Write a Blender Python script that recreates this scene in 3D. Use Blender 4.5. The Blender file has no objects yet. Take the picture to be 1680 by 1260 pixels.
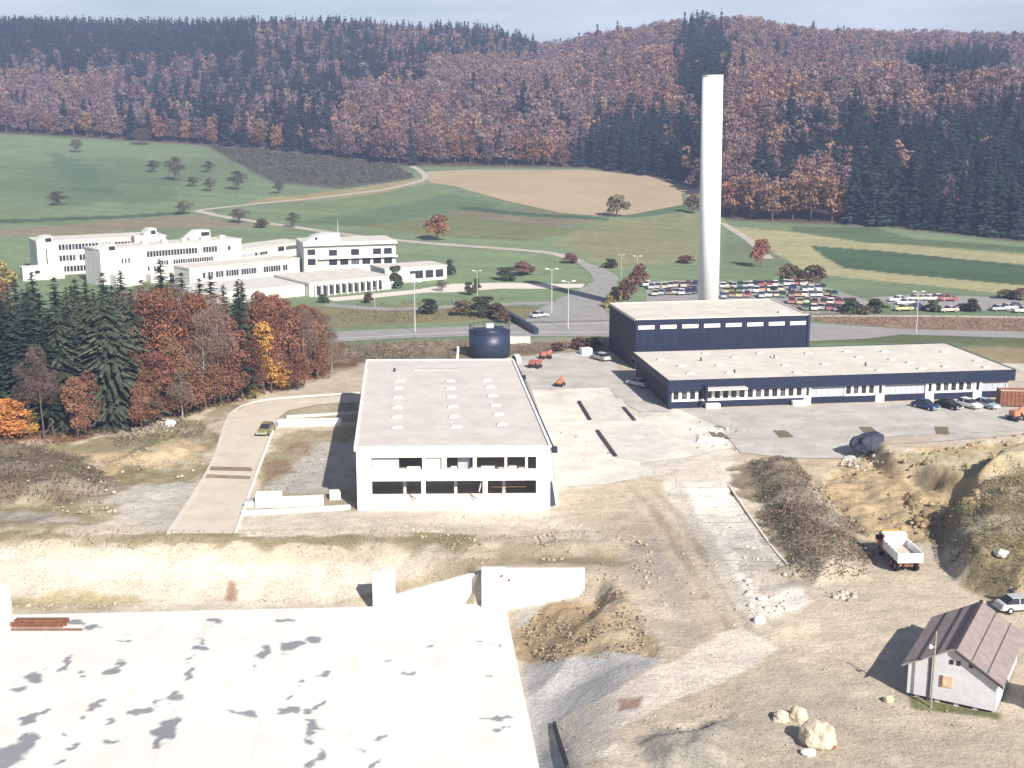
import bpy, bmesh, math, random
import numpy as np
from mathutils import Vector, Matrix, Euler
random.seed(7); rng = np.random.default_rng(11)
S = bpy.context.scene
COL = S.collection
PI = math.pi

# ------------------------------------------------------------ camera, light
FPX, EYE = 2100.0, 45.0
TH = math.atan(460/2100)
cam_d = bpy.data.cameras.new("camera"); cam = bpy.data.objects.new("camera", cam_d); COL.objects.link(cam)
cam.location = (0, 0, EYE); cam.rotation_euler = (PI/2-TH, 0, 0)
cam_d.sensor_width = 36; cam_d.lens = 36*FPX/1680; cam_d.clip_start = 1; cam_d.clip_end = 12000
S.camera = cam
SUN_EL = math.radians(34); SUN_AZ = math.radians(152)      # azimuth clockwise from +Y
sd_ = Vector((math.sin(SUN_AZ)*math.cos(SUN_EL), math.cos(SUN_AZ)*math.cos(SUN_EL), math.sin(SUN_EL)))
sun_d = bpy.data.lights.new("sun", 'SUN'); sun_d.energy = 5.0; sun_d.angle = math.radians(0.5); sun_d.color = (1, .945, .87)
sun = bpy.data.objects.new("sun", sun_d); COL.objects.link(sun)
sun.rotation_euler = sd_.to_track_quat('Z', 'Y').to_euler(); sun.location = (60, -60, 120)
W = bpy.data.worlds.new("World"); S.world = W; W.use_nodes = True
nt = W.node_tree; bgn = nt.nodes["Background"]
sky = nt.nodes.new("ShaderNodeTexSky"); sky.sky_type = 'NISHITA'; sky.sun_disc = False
sky.sun_elevation = SUN_EL; sky.sun_rotation = SUN_AZ; sky.air_density = 1.0; sky.dust_density = 1.5; sky.altitude = 450
tc = nt.nodes.new("ShaderNodeTexCoord"); mp = nt.nodes.new("ShaderNodeMapping"); mp.inputs['Scale'].default_value = (3, 3, 22)
nz = nt.nodes.new("ShaderNodeTexNoise"); nz.inputs['Scale'].default_value = 1.6; nz.inputs['Detail'].default_value = 6
cr = nt.nodes.new("ShaderNodeValToRGB"); cr.color_ramp.elements[0].position = .12; cr.color_ramp.elements[1].position = .66
cr.color_ramp.elements[1].color = (.85, .85, .85, 1)
mx = nt.nodes.new("ShaderNodeMixRGB"); mx.inputs['Color2'].default_value = (11.8, 12.8, 13.6, 1)
nt.links.new(tc.outputs['Generated'], mp.inputs[0]); nt.links.new(mp.outputs[0], nz.inputs[0]); nt.links.new(nz.outputs[0], cr.inputs[0])
sx_ = nt.nodes.new("ShaderNodeSeparateXYZ"); el = nt.nodes.new("ShaderNodeMapRange"); el.inputs[1].default_value = .10; el.inputs[2].default_value = .38; el.inputs[3].default_value = 1; el.inputs[4].default_value = .08
ml = nt.nodes.new("ShaderNodeMath"); ml.operation = 'MULTIPLY'      # thin cloud bank low over the hills, clear overhead
nt.links.new(tc.outputs['Generated'], sx_.inputs[0]); nt.links.new(sx_.outputs['Z'], el.inputs[0]); nt.links.new(cr.outputs[0], ml.inputs[0]); nt.links.new(el.outputs[0], ml.inputs[1])
nt.links.new(ml.outputs[0], mx.inputs['Fac']); nt.links.new(sky.outputs[0], mx.inputs['Color1']); nt.links.new(mx.outputs[0], bgn.inputs['Color'])
bgn.inputs['Strength'].default_value = 0.05
S.view_settings.view_transform = 'Standard'; S.view_settings.look = 'None'; S.view_settings.gamma = 1
S.view_settings.exposure = 0.7

# ------------------------------------------------------------ projection helpers (measure real places)
FW = np.array([0, math.cos(TH), -math.sin(TH)]); UP = np.array([0, math.sin(TH), math.cos(TH)])
def ray(x, y): return FW+np.array([(x-840)/FPX, 0, 0])-UP*((y-630)/FPX)
def at(x, y, z=0.):
    d = ray(x, y); t = (z-EYE)/d[2]; return Vector((d[0]*t, d[1]*t, z))
def at_depth(x, y, Y):
    d = ray(x, y)*(Y/ray(x, y)[1]); return Vector((d[0], d[1], d[2]+EYE))
def proj(P):
    dx = P[:, 0]; dep = P[:, 1]*math.cos(TH)-(P[:, 2]-EYE)*math.sin(TH)
    upc = P[:, 1]*math.sin(TH)+(P[:, 2]-EYE)*math.cos(TH)
    return 840+FPX*dx/dep, 630-FPX*upc/dep

# ------------------------------------------------------------ numpy noise
def _h(i, j, s):
    n = (i.astype(np.int64)*374761393+j.astype(np.int64)*668265263+s*1442695041) & 0xffffffff
    n = ((n ^ (n >> 13))*1274126177) & 0xffffffff
    return ((n ^ (n >> 16)) & 0xffff)/65535.
def vnoise(x, y, s=0):
    i = np.floor(x); j = np.floor(y); fx = x-i; fy = y-j; fx = fx*fx*(3-2*fx); fy = fy*fy*(3-2*fy)
    return (_h(i, j, s)*(1-fx)+_h(i+1, j, s)*fx)*(1-fy)+(_h(i, j+1, s)*(1-fx)+_h(i+1, j+1, s)*fx)*fy
def fbm(x, y, sc, o=4, s=0):
    r = 0; a = .5; t = 0
    for k in range(o): r = r+a*vnoise(x/sc+17.3*k, y/sc-9.1*k, s+k); t += a; a *= .5; sc *= .5
    return r/t
def sst(t): t = np.clip(t, 0, 1); return t*t*(3-2*t)
def sdist(X, Y, poly):                     # positive inside
    n = len(poly); d = np.full(X.shape, 1e18); ins = np.zeros(X.shape, bool)
    for k in range(n):
        ax, ay = poly[k]; bx, by = poly[(k+1) % n]; ex, ey = bx-ax, by-ay
        t = np.clip(((X-ax)*ex+(Y-ay)*ey)/(ex*ex+ey*ey+1e-12), 0, 1)
        d = np.minimum(d, (X-ax-t*ex)**2+(Y-ay-t*ey)**2)
        c = (ay > Y) != (by > Y)
        with np.errstate(divide='ignore', invalid='ignore'):
            ins ^= c & (X < (bx-ax)*(Y-ay)/(by-ay+1e-30)+ax)
    d = np.sqrt(d); return np.where(ins, d, -d)
def ldist(X, Y, pts):
    d = np.full(X.shape, 1e18)
    for k in range(len(pts)-1):
        ax, ay = pts[k]; bx, by = pts[k+1]; ex, ey = bx-ax, by-ay
        t = np.clip(((X-ax)*ex+(Y-ay)*ey)/(ex*ex+ey*ey+1e-12), 0, 1)
        d = np.minimum(d, (X-ax-t*ex)**2+(Y-ay-t*ey)**2)
    return np.sqrt(d)

# ------------------------------------------------------------ terrain
def pxu(px): return (np.array(px, float)-840)/FPX*1.0
KX = pxu([-700, 0, 330, 650, 960, 1120, 1190, 1440, 1680, 2300])
KYE = [800, 760, 720, 650, 640, 590, 480, 445, 420, 400]       # distance of the forest edge
KYP = [212, 218, 238, 272, 276, 300, 362, 372, 398, 402]       # its row in the photo
KZE = [EYE-d*math.tan(TH-math.atan((630-y)/FPX)) for d, y in zip(KYE, KYP)]
RX = pxu([-700, 0, 300, 600, 673, 797, 847, 883, 915, 970, 1090, 1153, 1200, 1240, 1290, 1355, 1500, 1640, 2300])
RYP = [36, 33, 35, 33, 40, 42, 62, 76, 72, 58, 38, 36, 33, 38, 48, 54, 56, 62, 70]
RD = [1350, 1300, 1250, 1200, 1200, 1200, 1200, 1180, 1130, 1060, 1000, 980, 980, 980, 1000, 1010, 1050, 1050, 1100]
RZ = [EYE+d*math.tan(math.atan((630-y)/FPX)-TH)-(15 if k_ < 6 else 11) for k_, (d, y) in enumerate(zip(RD, RYP))]
def W2(pts, z=0.): return [tuple(at(x, y, z)[:2]) for x, y in pts]
SLAB_Z = -3.0
PIT = W2([(-900, 872), (0, 876), (300, 880), (560, 882), (690, 888)])+[(-4., 121.5), (-3., 118.9), (7.3, 118.9), (9.5, 118.)]+W2([(1060, 1000), (1100, 1060), (1070, 1140), (1010, 1260), (1000, 1500), (-1500, 1500)])
MOUNDS = [  # polygon, height, shoulder width
    (W2([(1225, 760), (1300, 752), (1400, 850), (1440, 950), (1330, 965), (1270, 900)]), 1.3, 3.5),
    (W2([(1610, 795), (1760, 760), (1900, 1000), (1660, 1000), (1560, 955), (1530, 870)]), 3.1, 2.8),
    (W2([(1400, 738), (1760, 722), (1760, 800), (1600, 832), (1530, 800), (1450, 780)]), 2.2, 1.9),
    (W2([(-300, 740), (60, 735), (150, 765), (190, 800), (90, 830), (-300, 840)]), 1.8, 5.0),
    (W2([(250, 720), (330, 715), (330, 745), (250, 765), (170, 760)]), 1.0, 4.0),
    (W2([(850, 1020), (930, 975), (1010, 950), (1070, 1000), (1060, 1075), (900, 1092), (850, 1085)]), 1.1, 5),
    (W2([(720, 895), (960, 870), (1040, 885), (1030, 912), (880, 918), (760, 915)]), 0.9, 2.5),
    (W2([(1040, 1215), (1130, 1190), (1200, 1170), (1230, 1260), (1060, 1290)]), 1.0, 2.5),
]
def far_z(X, Y):
    Yc = np.maximum(Y, 40.); u = X/Yc
    ye = np.interp(u, KX, KYE); ze = np.interp(u, KX, KZE); yr = np.interp(u, RX, RD); zr = np.interp(u, RX, RZ)
    t = np.clip((Y-320)/(ye-320), 0, 1); z = ze*t**1.35
    t2 = np.clip((Y-ye)/(yr-ye), 0, 1)
    z = z+(zr-ze)*(0.75*t2+0.25*np.sin(t2*PI/2))
    fm = sst((Y-ye-20)/120)*sst((yr-20-Y)/120)
    z = z+fm*((fbm(X, Y, 210, 2, 5)-.5)*46+(vnoise((X+Y*.35)/95, Y/190, 9)-.5)*16)
    return z-np.maximum(Y-yr-40, 0)*.05
def hmac(X, Y):
    X = np.asarray(X, float); Y = np.asarray(Y, float)
    z = far_z(X, Y)
    near = Y < 330
    if near.any():
        xn, yn = X[near], Y[near]; zz = z[near]
        d = sdist(xn, yn, PIT)
        xe = -.7+(118.3-yn)*.0846; zz = zz-np.interp(xn-xe, [.4, 3., 8.], [3.6, 3.1, 2.0])*sst(d/np.maximum(1.0, np.where(yn > 112, np.interp(xn, [-14, -9, -5, -3, 6.5, 9, 13], [10.5, 5.2, 1.9, 1., 1., 3., 8]), np.interp(yn, [100, 112], [9., 5.]))))
        for poly, h, w in MOUNDS: zz = zz+h*sst(sdist(xn, yn, poly)/w)
        z = z.copy(); z[near] = zz
    return z
def gz(x, y): return float(hmac(np.array([x]), np.array([y]))[0])
def ground(px, py):
    d = ray(px, py); t = 60.
    lo = t
    ts = np.concatenate([np.arange(60, 330, .5), np.arange(330, 2500, 3.)])
    X = d[0]*ts; Y = d[1]*ts; Z = EYE+d[2]*ts
    below = Z < hmac(X, Y)
    if not below.any(): k = len(ts)-1
    else: k = int(np.argmax(below))
    a, b = ts[max(k-1, 0)], ts[k]
    for _ in range(12):
        m = (a+b)/2
        if EYE+d[2]*m < gz(d[0]*m, d[1]*m): b = m
        else: a = m
    return Vector((d[0]*b, d[1]*b, EYE+d[2]*b))
def G2(pts): return [tuple(ground(x, y)[:2]) for x, y in pts]

# ------------------------------------------------------------ materials
def newmat(name):
    m = bpy.data.materials.new(name); m.use_nodes = True; n = m.node_tree
    b = n.nodes["Principled BSDF"]; b.inputs['Specular IOR Level'].default_value = .25
    return m, n, b
def mat(name, col, rough=.8, var=.18, scale=1.5, bump=.0, spec=.25, metal=0., col2=None, det=6, objsp=True):
    m, n, b = newmat(name)
    t = n.nodes.new("ShaderNodeTexCoord"); z = n.nodes.new("ShaderNodeTexNoise"); z.inputs['Scale'].default_value = scale; z.inputs['Detail'].default_value = det
    z.inputs['Roughness'].default_value = .65
    n.links.new(t.outputs['Object'], z.inputs['Vector'])
    r = n.nodes.new("ShaderNodeValToRGB"); r.color_ramp.elements[0].position = .3; r.color_ramp.elements[1].position = .7
    c = Vector(col); c2 = Vector(col2) if col2 else c*(1+var)
    c1 = c*(1-var)
    r.color_ramp.elements[0].color = (*c1, 1); r.color_ramp.elements[1].color = (*[min(1, v) for v in c2], 1)
    n.links.new(z.outputs[0], r.inputs[0]); n.links.new(r.outputs[0], b.inputs['Base Color'])
    b.inputs['Roughness'].default_value = rough; b.inputs['Specular IOR Level'].default_value = spec; b.inputs['Metallic'].default_value = metal
    if bump:
        z2 = n.nodes.new("ShaderNodeTexNoise"); z2.inputs['Scale'].default_value = scale*6; z2.inputs['Detail'].default_value = 4
        n.links.new(t.outputs['Object'], z2.inputs['Vector'])
        bp = n.nodes.new("ShaderNodeBump"); bp.inputs['Strength'].default_value = bump; bp.inputs['Distance'].default_value = .1
        n.links.new(z2.outputs[0], bp.inputs['Height']); n.links.new(bp.outputs[0], b.inputs['Normal'])
    return m
def attrmat(name, rough=.95, nscale=.6, amp=.35, bump=.6, bscale=1.5, fine=7.):
    """base colour from the colour attribute, broken up by two noises"""
    m, n, b = newmat(name)
    a = n.nodes.new("ShaderNodeAttribute"); a.attribute_name = "Col"
    t = n.nodes.new("ShaderNodeNewGeometry")
    z = n.nodes.new("ShaderNodeTexNoise"); z.inputs['Scale'].default_value = nscale; z.inputs['Detail'].default_value = 9; z.inputs['Roughness'].default_value = .75
    n.links.new(t.outputs['Position'], z.inputs['Vector'])
    z3 = n.nodes.new("ShaderNodeTexNoise"); z3.inputs['Scale'].default_value = fine; z3.inputs['Detail'].default_value = 3
    n.links.new(t.outputs['Position'], z3.inputs['Vector'])
    ad = n.nodes.new("ShaderNodeMath"); ad.operation = 'ADD'; n.links.new(z.outputs[0], ad.inputs[0]); n.links.new(z3.outputs[0], ad.inputs[1])
    mr = n.nodes.new("ShaderNodeMapRange"); mr.inputs[1].default_value = .6; mr.inputs[2].default_value = 1.4
    mr.inputs[3].default_value = 1-amp; mr.inputs[4].default_value = 1+amp
    n.links.new(ad.outputs[0], mr.inputs[0])
    mu = n.nodes.new("ShaderNodeVectorMath"); mu.operation = 'SCALE'
    n.links.new(a.outputs['Color'], mu.inputs[0]); n.links.new(mr.outputs[0], mu.inputs['Scale']); n.links.new(mu.outputs[0], b.inputs['Base Color'])
    b.inputs['Roughness'].default_value = rough; b.inputs['Specular IOR Level'].default_value = .1
    if bump:
        z2 = n.nodes.new("ShaderNodeTexNoise"); z2.inputs['Scale'].default_value = bscale; z2.inputs['Detail'].default_value = 8; z2.inputs['Roughness'].default_value = .7
        n.links.new(t.outputs['Position'], z2.inputs['Vector'])
        bp = n.nodes.new("ShaderNodeBump"); bp.inputs['Strength'].default_value = bump; bp.inputs['Distance'].default_value = .25
        n.links.new(z2.outputs[0], bp.inputs['Height']); n.links.new(bp.outputs[0], b.inputs['Normal'])
    return m
def folmat(name, tint=.25):
    m, n, b = newmat(name)
    a = n.nodes.new("ShaderNodeAttribute"); a.attribute_name = "Col"
    o = n.nodes.new("ShaderNodeObjectInfo")
    mr = n.nodes.new("ShaderNodeMapRange"); mr.inputs[3].default_value = 1-tint; mr.inputs[4].default_value = 1+tint
    n.links.new(o.outputs['Random'], mr.inputs[0])
    hs = n.nodes.new("ShaderNodeHueSaturation"); mr2 = n.nodes.new("ShaderNodeMapRange"); mr2.inputs[3].default_value = .485; mr2.inputs[4].default_value = .515
    m7 = n.nodes.new("ShaderNodeMath"); m7.operation = 'MULTIPLY'; m7.inputs[1].default_value = 7.31
    fr = n.nodes.new("ShaderNodeMath"); fr.operation = 'FRACT'
    n.links.new(o.outputs['Random'], m7.inputs[0]); n.links.new(m7.outputs[0], fr.inputs[0]); n.links.new(fr.outputs[0], mr2.inputs[0])
    n.links.new(mr2.outputs[0], hs.inputs['Hue']); n.links.new(mr.outputs[0], hs.inputs['Value']); n.links.new(a.outputs['Color'], hs.inputs['Color'])
    n.links.new(hs.outputs[0], b.inputs['Base Color'])
    b.inputs['Roughness'].default_value = .85; b.inputs['Specular IOR Level'].default_value = .12
    tr = n.nodes.new("ShaderNodeBsdfTranslucent"); n.links.new(hs.outputs[0], tr.inputs['Color'])
    ms = n.nodes.new("ShaderNodeMixShader"); ms.inputs[0].default_value = .25
    out = n.nodes["Material Output"]
    n.links.new(b.outputs[0], ms.inputs[1]); n.links.new(tr.outputs[0], ms.inputs[2]); n.links.new(ms.outputs[0], out.inputs['Surface'])
    return m
M = {}
M['ground'] = attrmat("ground", amp=.46, nscale=.38, bump=.8, bscale=1.3, fine=5.)
M['leaf'] = folmat("foliage"); M['wood'] = folmat("wood_foliage", 0.)
M['bark'] = mat("bark", (.12, .095, .075), .95, .35, 3)
M['palebark'] = mat("pale_bark", (.30, .27, .22), .95, .3, 3)
M['conc'] = mat("white_concrete", (.74, .72, .68), .85, .06, .5)
M['conc2'] = mat("pale_concrete", (.60, .57, .52), .9, .12, .8)
M['roof'] = mat("gravel_roof", (.58, .53, .49), .95, .12, .35, .5, det=10)
M['roof2'] = mat("beige_roof", (.62, .57, .50), .95, .14, .3, .5, det=10)
M['navy'] = mat("navy_cladding", (.014, .020, .048), .55, .25, .8, spec=.3)
M['navyd'] = mat("dark_blue_steel", (.02, .032, .065), .45, .2, .6, spec=.5)
M['brownclad'] = mat("brown_cladding", (.06, .05, .055), .8, .3, .8)
M['white'] = mat("white_paint", (.8, .8, .78), .6, .04, 2)
M['greypan'] = mat("grey_panel", (.42, .44, .47), .6, .1, 2)
M['dark'] = mat("dark_interior", (.05, .05, .055), .9, .3, 1)
M['glass'] = mat("window_glass", (.03, .032, .04), .15, .3, .5, spec=.5)
M['glass2'] = mat("tinted_glass", (.10, .10, .11), .25, .4, .8, spec=.5)
M['asph'] = mat("asphalt", (.30, .285, .27), .95, .12, .25, .3, det=10)
M['road'] = mat("gravel_road", (.58, .51, .415), .95, .12, .35, .4, det=10)
M['lane'] = mat("concrete_lane", (.68, .60, .52), .95, .10, .4, .3, det=10)
M['yard'] = mat("concrete_yard", (.66, .61, .54), .95, .22, .22, .3, det=12)
M['yard2'] = mat("grey_yard", (.47, .435, .395), .95, .24, .22, .4, det=12)
M['bay'] = mat("bay_hardcore", (.60, .56, .50), .95, .16, .5, .4, det=12)
M['sky'] = mat('skylight_plastic', (.65, .62, .58), .6, .05, 2)
M['path'] = mat("farm_track", (.45, .40, .33), .95, .12, .3)
M['rust'] = mat("rusty_steel", (.21, .095, .055), .9, .35, 2.5)
M['steel'] = mat("galvanised_steel", (.55, .56, .56), .5, .08, 2, metal=.2)
M['tyre'] = mat("tyre_rubber", (.02, .02, .02), .9, .2, 3)
M['tile'] = mat("shed_roof", (.30, .245, .235), .9, .16, 1.3)
M['shedwall'] = mat("shed_boards", (.55, .55, .57), .9, .1, 1.5)
M['orange'] = mat("orange_paint", (.46, .20, .11), .5, .15, 2)
M['yellow'] = mat("yellow_paint", (.7, .42, .05), .5, .12, 2)
M['red'] = mat("red_paint", (.38, .13, .10), .45, .12, 2)
M['wooden'] = mat("yellow_boards", (.58, .44, .29), .85, .2, 2)
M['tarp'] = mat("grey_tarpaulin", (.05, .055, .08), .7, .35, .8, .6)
M['rock'] = mat("pale_boulder", (.62, .53, .40), .95, .15, 1.5, 1.)
M['cloth'] = mat("dark_clothes", (.03, .03, .06), .9, .2, 4); M['skin'] = mat("skin", (.5, .3, .22), .6, .05, 4)

# ------------------------------------------------------------ object helpers
def tag(o, label=None, cat=None, group=None, kind=None):
    if label: o['label'] = label
    if cat: o['category'] = cat
    if group: o['group'] = group
    if kind: o['kind'] = kind
    return o
def empty(name, loc, rz=0, label=None, cat=None, group=None):
    o = bpy.data.objects.new(name, None); COL.objects.link(o); o.empty_display_size = .5
    o.location = loc; o.rotation_euler = (0, 0, rz); tag(o, label, cat, group); return o
def mesh(name, v, f, m, parent=None, cols=None, smooth=False):
    me = bpy.data.meshes.new(name)
    me.from_pydata([tuple(p) for p in v], [], f); me.materials.append(m)
    if smooth: me.polygons.foreach_set('use_smooth', [True]*len(me.polygons))
    if cols is not None:
        a = me.color_attributes.new("Col", 'FLOAT_COLOR', 'POINT'); a.data.foreach_set('color', np.asarray(cols, np.float32).ravel())
    me.update(); o = bpy.data.objects.new(name, me); COL.objects.link(o)
    if parent: o.parent = parent
    return o
def npmesh(name, V, F, m, parent=None, cols=None, smooth=False):
    """V (n,3), F (k,3|4) int arrays"""
    me = bpy.data.meshes.new(name); k, c = F.shape
    me.vertices.add(len(V)); me.vertices.foreach_set('co', V.astype(np.float32).ravel())
    me.loops.add(k*c); me.loops.foreach_set('vertex_index', F.astype(np.int32).ravel())
    me.polygons.add(k); me.polygons.foreach_set('loop_start', np.arange(0, k*c, c, dtype=np.int32))
    if smooth: me.polygons.foreach_set('use_smooth', np.ones(k, bool))
    me.materials.append(m); me.update(calc_edges=True)
    if cols is not None:
        a = me.color_attributes.new("Col", 'FLOAT_COLOR', 'POINT')
        c4 = np.ones((len(V), 4), np.float32); c4[:, :3] = cols; a.data.foreach_set('color', c4.ravel())
    o = bpy.data.objects.new(name, me); COL.objects.link(o)
    if parent: o.parent = parent
    return o
class MB:
    def __init__(s): s.v = []; s.f = []
    def add(s, v, f):
        n = len(s.v); s.v += [tuple(p) for p in v]; s.f += [tuple(i+n for i in q) for q in f]; return s
    def box(s, x0, x1, y0, y1, z0, z1):
        return s.add([(x0, y0, z0), (x1, y0, z0), (x1, y1, z0), (x0, y1, z0), (x0, y0, z1), (x1, y0, z1), (x1, y1, z1), (x0, y1, z1)],
                     [(0, 3, 2, 1), (4, 5, 6, 7), (0, 1, 5, 4), (1, 2, 6, 5), (2, 3, 7, 6), (3, 0, 4, 7)])
    def prism(s, poly, z0, z1):
        n = len(poly)
        return s.add([(x, y, z0) for x, y in poly]+[(x, y, z1) for x, y in poly],
                     [tuple(range(n-1, -1, -1)), tuple(range(n, 2*n))]+[(i, (i+1) % n, (i+1) % n+n, i+n) for i in range(n)])
    def xprism(s, poly, x0, x1):       # polygon in (y,z), extruded along x
        n = len(poly)
        return s.add([(x0, y, z) for y, z in poly]+[(x1, y, z) for y, z in poly],
                     [tuple(range(n)), tuple(range(2*n-1, n-1, -1))]+[(i, i+n, (i+1) % n+n, (i+1) % n) for i in range(n)])
    def yprism(s, poly, y0, y1):       # polygon in (x,z), extruded along y
        n = len(poly)
        return s.add([(x, y0, z) for x, z in poly]+[(x, y1, z) for x, z in poly],
                     [tuple(range(n)), tuple(range(2*n-1, n-1, -1))]+[(i, i+n, (i+1) % n+n, (i+1) % n) for i in range(n)])
    def tube(s, a, b, r0, r1=None, n=8):
        a, b = Vector(a), Vector(b); r1 = r0 if r1 is None else r1
        q = (b-a).to_track_quat('Z', 'Y').to_matrix()
        v = []
        for c, r in ((a, r0), (b, r1)):
            for i in range(n):
                t = 2*PI*i/n; v.append(c+q @ Vector((math.cos(t)*r, math.sin(t)*r, 0)))
        return s.add(v, [(i, (i+1) % n, (i+1) % n+n, i+n) for i in range(n)]+[tuple(range(n-1, -1, -1)), tuple(range(n, 2*n))])
    def build(s, name, m, parent=None, smooth=False, bevel=0):
        o = mesh(name, s.v, s.f, m, parent, None, smooth)
        if bevel:
            bm = bmesh.new(); bm.from_mesh(o.data); bmesh.ops.recalc_face_normals(bm, faces=bm.faces)
            bmesh.ops.bevel(bm, geom=[e for e in bm.edges], offset=bevel, segments=2, affect='EDGES'); bm.to_mesh(o.data); bm.free()
        return o
def children(o): return CH.get(o.name, [c for c in COL.objects if c.parent == o])
CH = {}
def copy_tree(o, parent=None):
    if o.name not in CH: CH[o.name] = [c for c in COL.objects if c.parent == o]
    kids = CH[o.name]
    c = o.copy(); COL.objects.link(c)
    if parent: c.parent = parent
    for k in kids: copy_tree(k, c)
    return c

# ------------------------------------------------------------ ground zones (soil colours, plus crevice shade painted into the bank)
MEADOW = (.17, .22, .12); DIRT = (.50, .425, .325); PALE = (.58, .515, .425); GREY = (.50, .475, .435)
DRY = (.25, .21, .115); OLIVE = (.21, .18, .095); LITTER = (.20, .11, .065); BRUSH = (.17, .135, .09); SAND = (.47, .36, .215)
Z = []   # (kind, pts, colour, soft, edge noise, rough amp, strength)
def zone(pts, c, soft=1.5, en=1.5, rough=None, s=1., z=None): Z.append(('p', W2(pts, z) if z is not None else G2(pts), c, soft, en, rough, s))
def zline(pts, c, w=1., soft=.6, en=.3, rough=None, s=1.): Z.append(('l', G2(pts), c, soft, en, rough, s, w))
# far fields
zone([(-400, 395), (0, 378), (180, 362), (330, 352), (425, 372), (285, 374), (120, 384), (-400, 410)], (.235, .20, .13), 2, 1)
zone([(-400, 372), (0, 360), (200, 353), (310, 347), (310, 351), (200, 358), (0, 367), (-400, 380)], (.075, .11, .06), 1, 1)
zone([(0, 300), (120, 255), (330, 268), (300, 330), (100, 335)], (.13, .175, .095), 14, 10)
zone([(80, 250), (150, 270), (200, 320), (130, 318), (90, 285)], (.105, .155, .09), 6, 5)
zone([(335, 236), (500, 240), (650, 268), (685, 292), (560, 310), (450, 300)], (.10, .10, .075), 2, 2)
zone([(560, 312), (690, 290), (700, 300), (600, 322), (430, 335), (400, 330)], (.30, .25, .13), 2, 2)
zone([(430, 345), (700, 305), (740, 318), (560, 352), (460, 362)], (.16, .205, .10), 2, 1)
zone([(560, 352), (740, 318), (830, 335), (700, 355), (600, 372), (480, 366)], (.12, .17, .09), 2, 1)
zone([(740, 345), (900, 345), (1000, 362), (900, 372), (760, 360)], (.21, .18, .12), 3, 3)
zone([(600, 372), (740, 352), (900, 372), (980, 380), (860, 395), (700, 388)], (.17, .18, .085), 3, 3)
zone([(760, 338), (860, 348), (1000, 358), (1000, 362), (850, 354), (755, 344)], (.07, .12, .06), 1.5, 1)
zone([(900, 395), (1000, 362), (1145, 350), (1150, 430), (1000, 440), (960, 418)], (.23, .23, .12), 3, 3)
zone([(1000, 354), (1145, 325), (1150, 345), (1040, 358)], (.10, .15, .08), 2, 1)
zone([(1185, 380), (1260, 410), (1310, 440), (1240, 440), (1185, 430)], (.16, .19, .11), 3, 3)
zone([(1195, 372), (1300, 380), (1420, 398), (1700, 418), (1900, 440), (1900, 500), (1700, 488), (1500, 466), (1330, 450), (1260, 408)], (.36, .33, .18), 2, 1.2)
zone([(1300, 372), (1430, 372), (1500, 392), (1900, 412), (1900, 422), (1680, 414), (1420, 398), (1300, 380)], (.11, .15, .075), 2, 1)
zone([(1330, 403), (1400, 408), (1900, 450), (1900, 486), (1680, 468), (1480, 450), (1385, 440), (1350, 420)], (.07, .115, .06), 1, .5)
# verges round the roads
zone([(440, 505), (800, 498), (900, 505), (860, 525), (700, 530), (540, 540), (440, 540)], (.21, .19, .10), 2, 2)
zone([(520, 570), (760, 556), (1010, 555), (1010, 585), (760, 592), (560, 598), (500, 610)], (.22, .18, .12), 2, 2, .25)
zone([(870, 515), (1000, 500), (1005, 530), (900, 528)], (.26, .24, .16), 2, 1)
zone([(1330, 520), (1700, 520), (1900, 530), (1900, 552), (1650, 550), (1500, 540), (1330, 526)], (.27, .18, .13), 1, 1, .2)
zone([(1330, 548), (1500, 545), (1900, 558), (1900, 600), (1560, 562), (1330, 562)], (.13, .15, .07), 2, 1)
zone([(1560, 568), (1900, 575), (1900, 620), (1660, 602)], (.27, .22, .13), 2, 2)
zone([(1640, 596), (1900, 604), (1900, 616), (1680, 612)], (.55, .5, .42), 1, .5)
# the site
zone([(-2500, 2400), (-2500, 596), (500, 596), (700, 592), (960, 578), (1010, 575), (1100, 560), (1700, 612), (2600, 640), (4000, 2400)], DIRT, 2, 2, .05, z=0)
zone([(-1500, 770), (-300, 742), (0, 728), (130, 724), (250, 697), (400, 655), (540, 615), (600, 592), (560, 545), (540, 560), (300, 560), (0, 540), (-1500, 530)], LITTER, 2.5, 3, .15)
zone([(-600, 760), (-300, 745), (0, 728), (130, 724), (250, 697), (400, 657), (370, 700), (340, 770), (290, 866), (0, 878), (-600, 880)], DRY, 3, 5, .25, .9)
zone([(150, 775), (250, 700), (380, 665), (350, 720), (300, 755), (200, 790)], OLIVE, 4, 6, .2, .8)
zone([(130, 750), (200, 740), (210, 770), (160, 785)], SAND, 2.5, 4, .2, .9)
zone([(250, 735), (320, 730), (340, 755), (300, 768), (240, 765)], SAND, 2.5, 4, .2, .9)
zone([(0, 795), (60, 800), (80, 822), (30, 826), (0, 818)], PALE, 1.5, 3, .25)
zone([(0, 840), (90, 838), (210, 855), (190, 866), (60, 864), (0, 858)], (.30, .27, .23), 2, 4, .3, .85)
zone([(230, 800), (330, 790), (290, 868), (160, 874), (130, 850)], GREY, 4, 5, .12, .7)
zone([(-600, 872), (0, 868), (250, 874), (760, 868), (790, 895), (700, 905), (300, 900), (130, 895), (-600, 900)], OLIVE, 1.6, 3, .12, .8)
zone([(-600, 902), (0, 895), (130, 900), (300, 905), (700, 910), (600, 985), (0, 1002), (-600, 1020)], PALE, 2, 2.5, .12, .85)
zone([(-300, 965), (0, 968), (170, 972), (260, 985), (170, 1000), (-300, 1010)], (.38, .31, .17), 1.2, 2, .1, .85)
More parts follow.
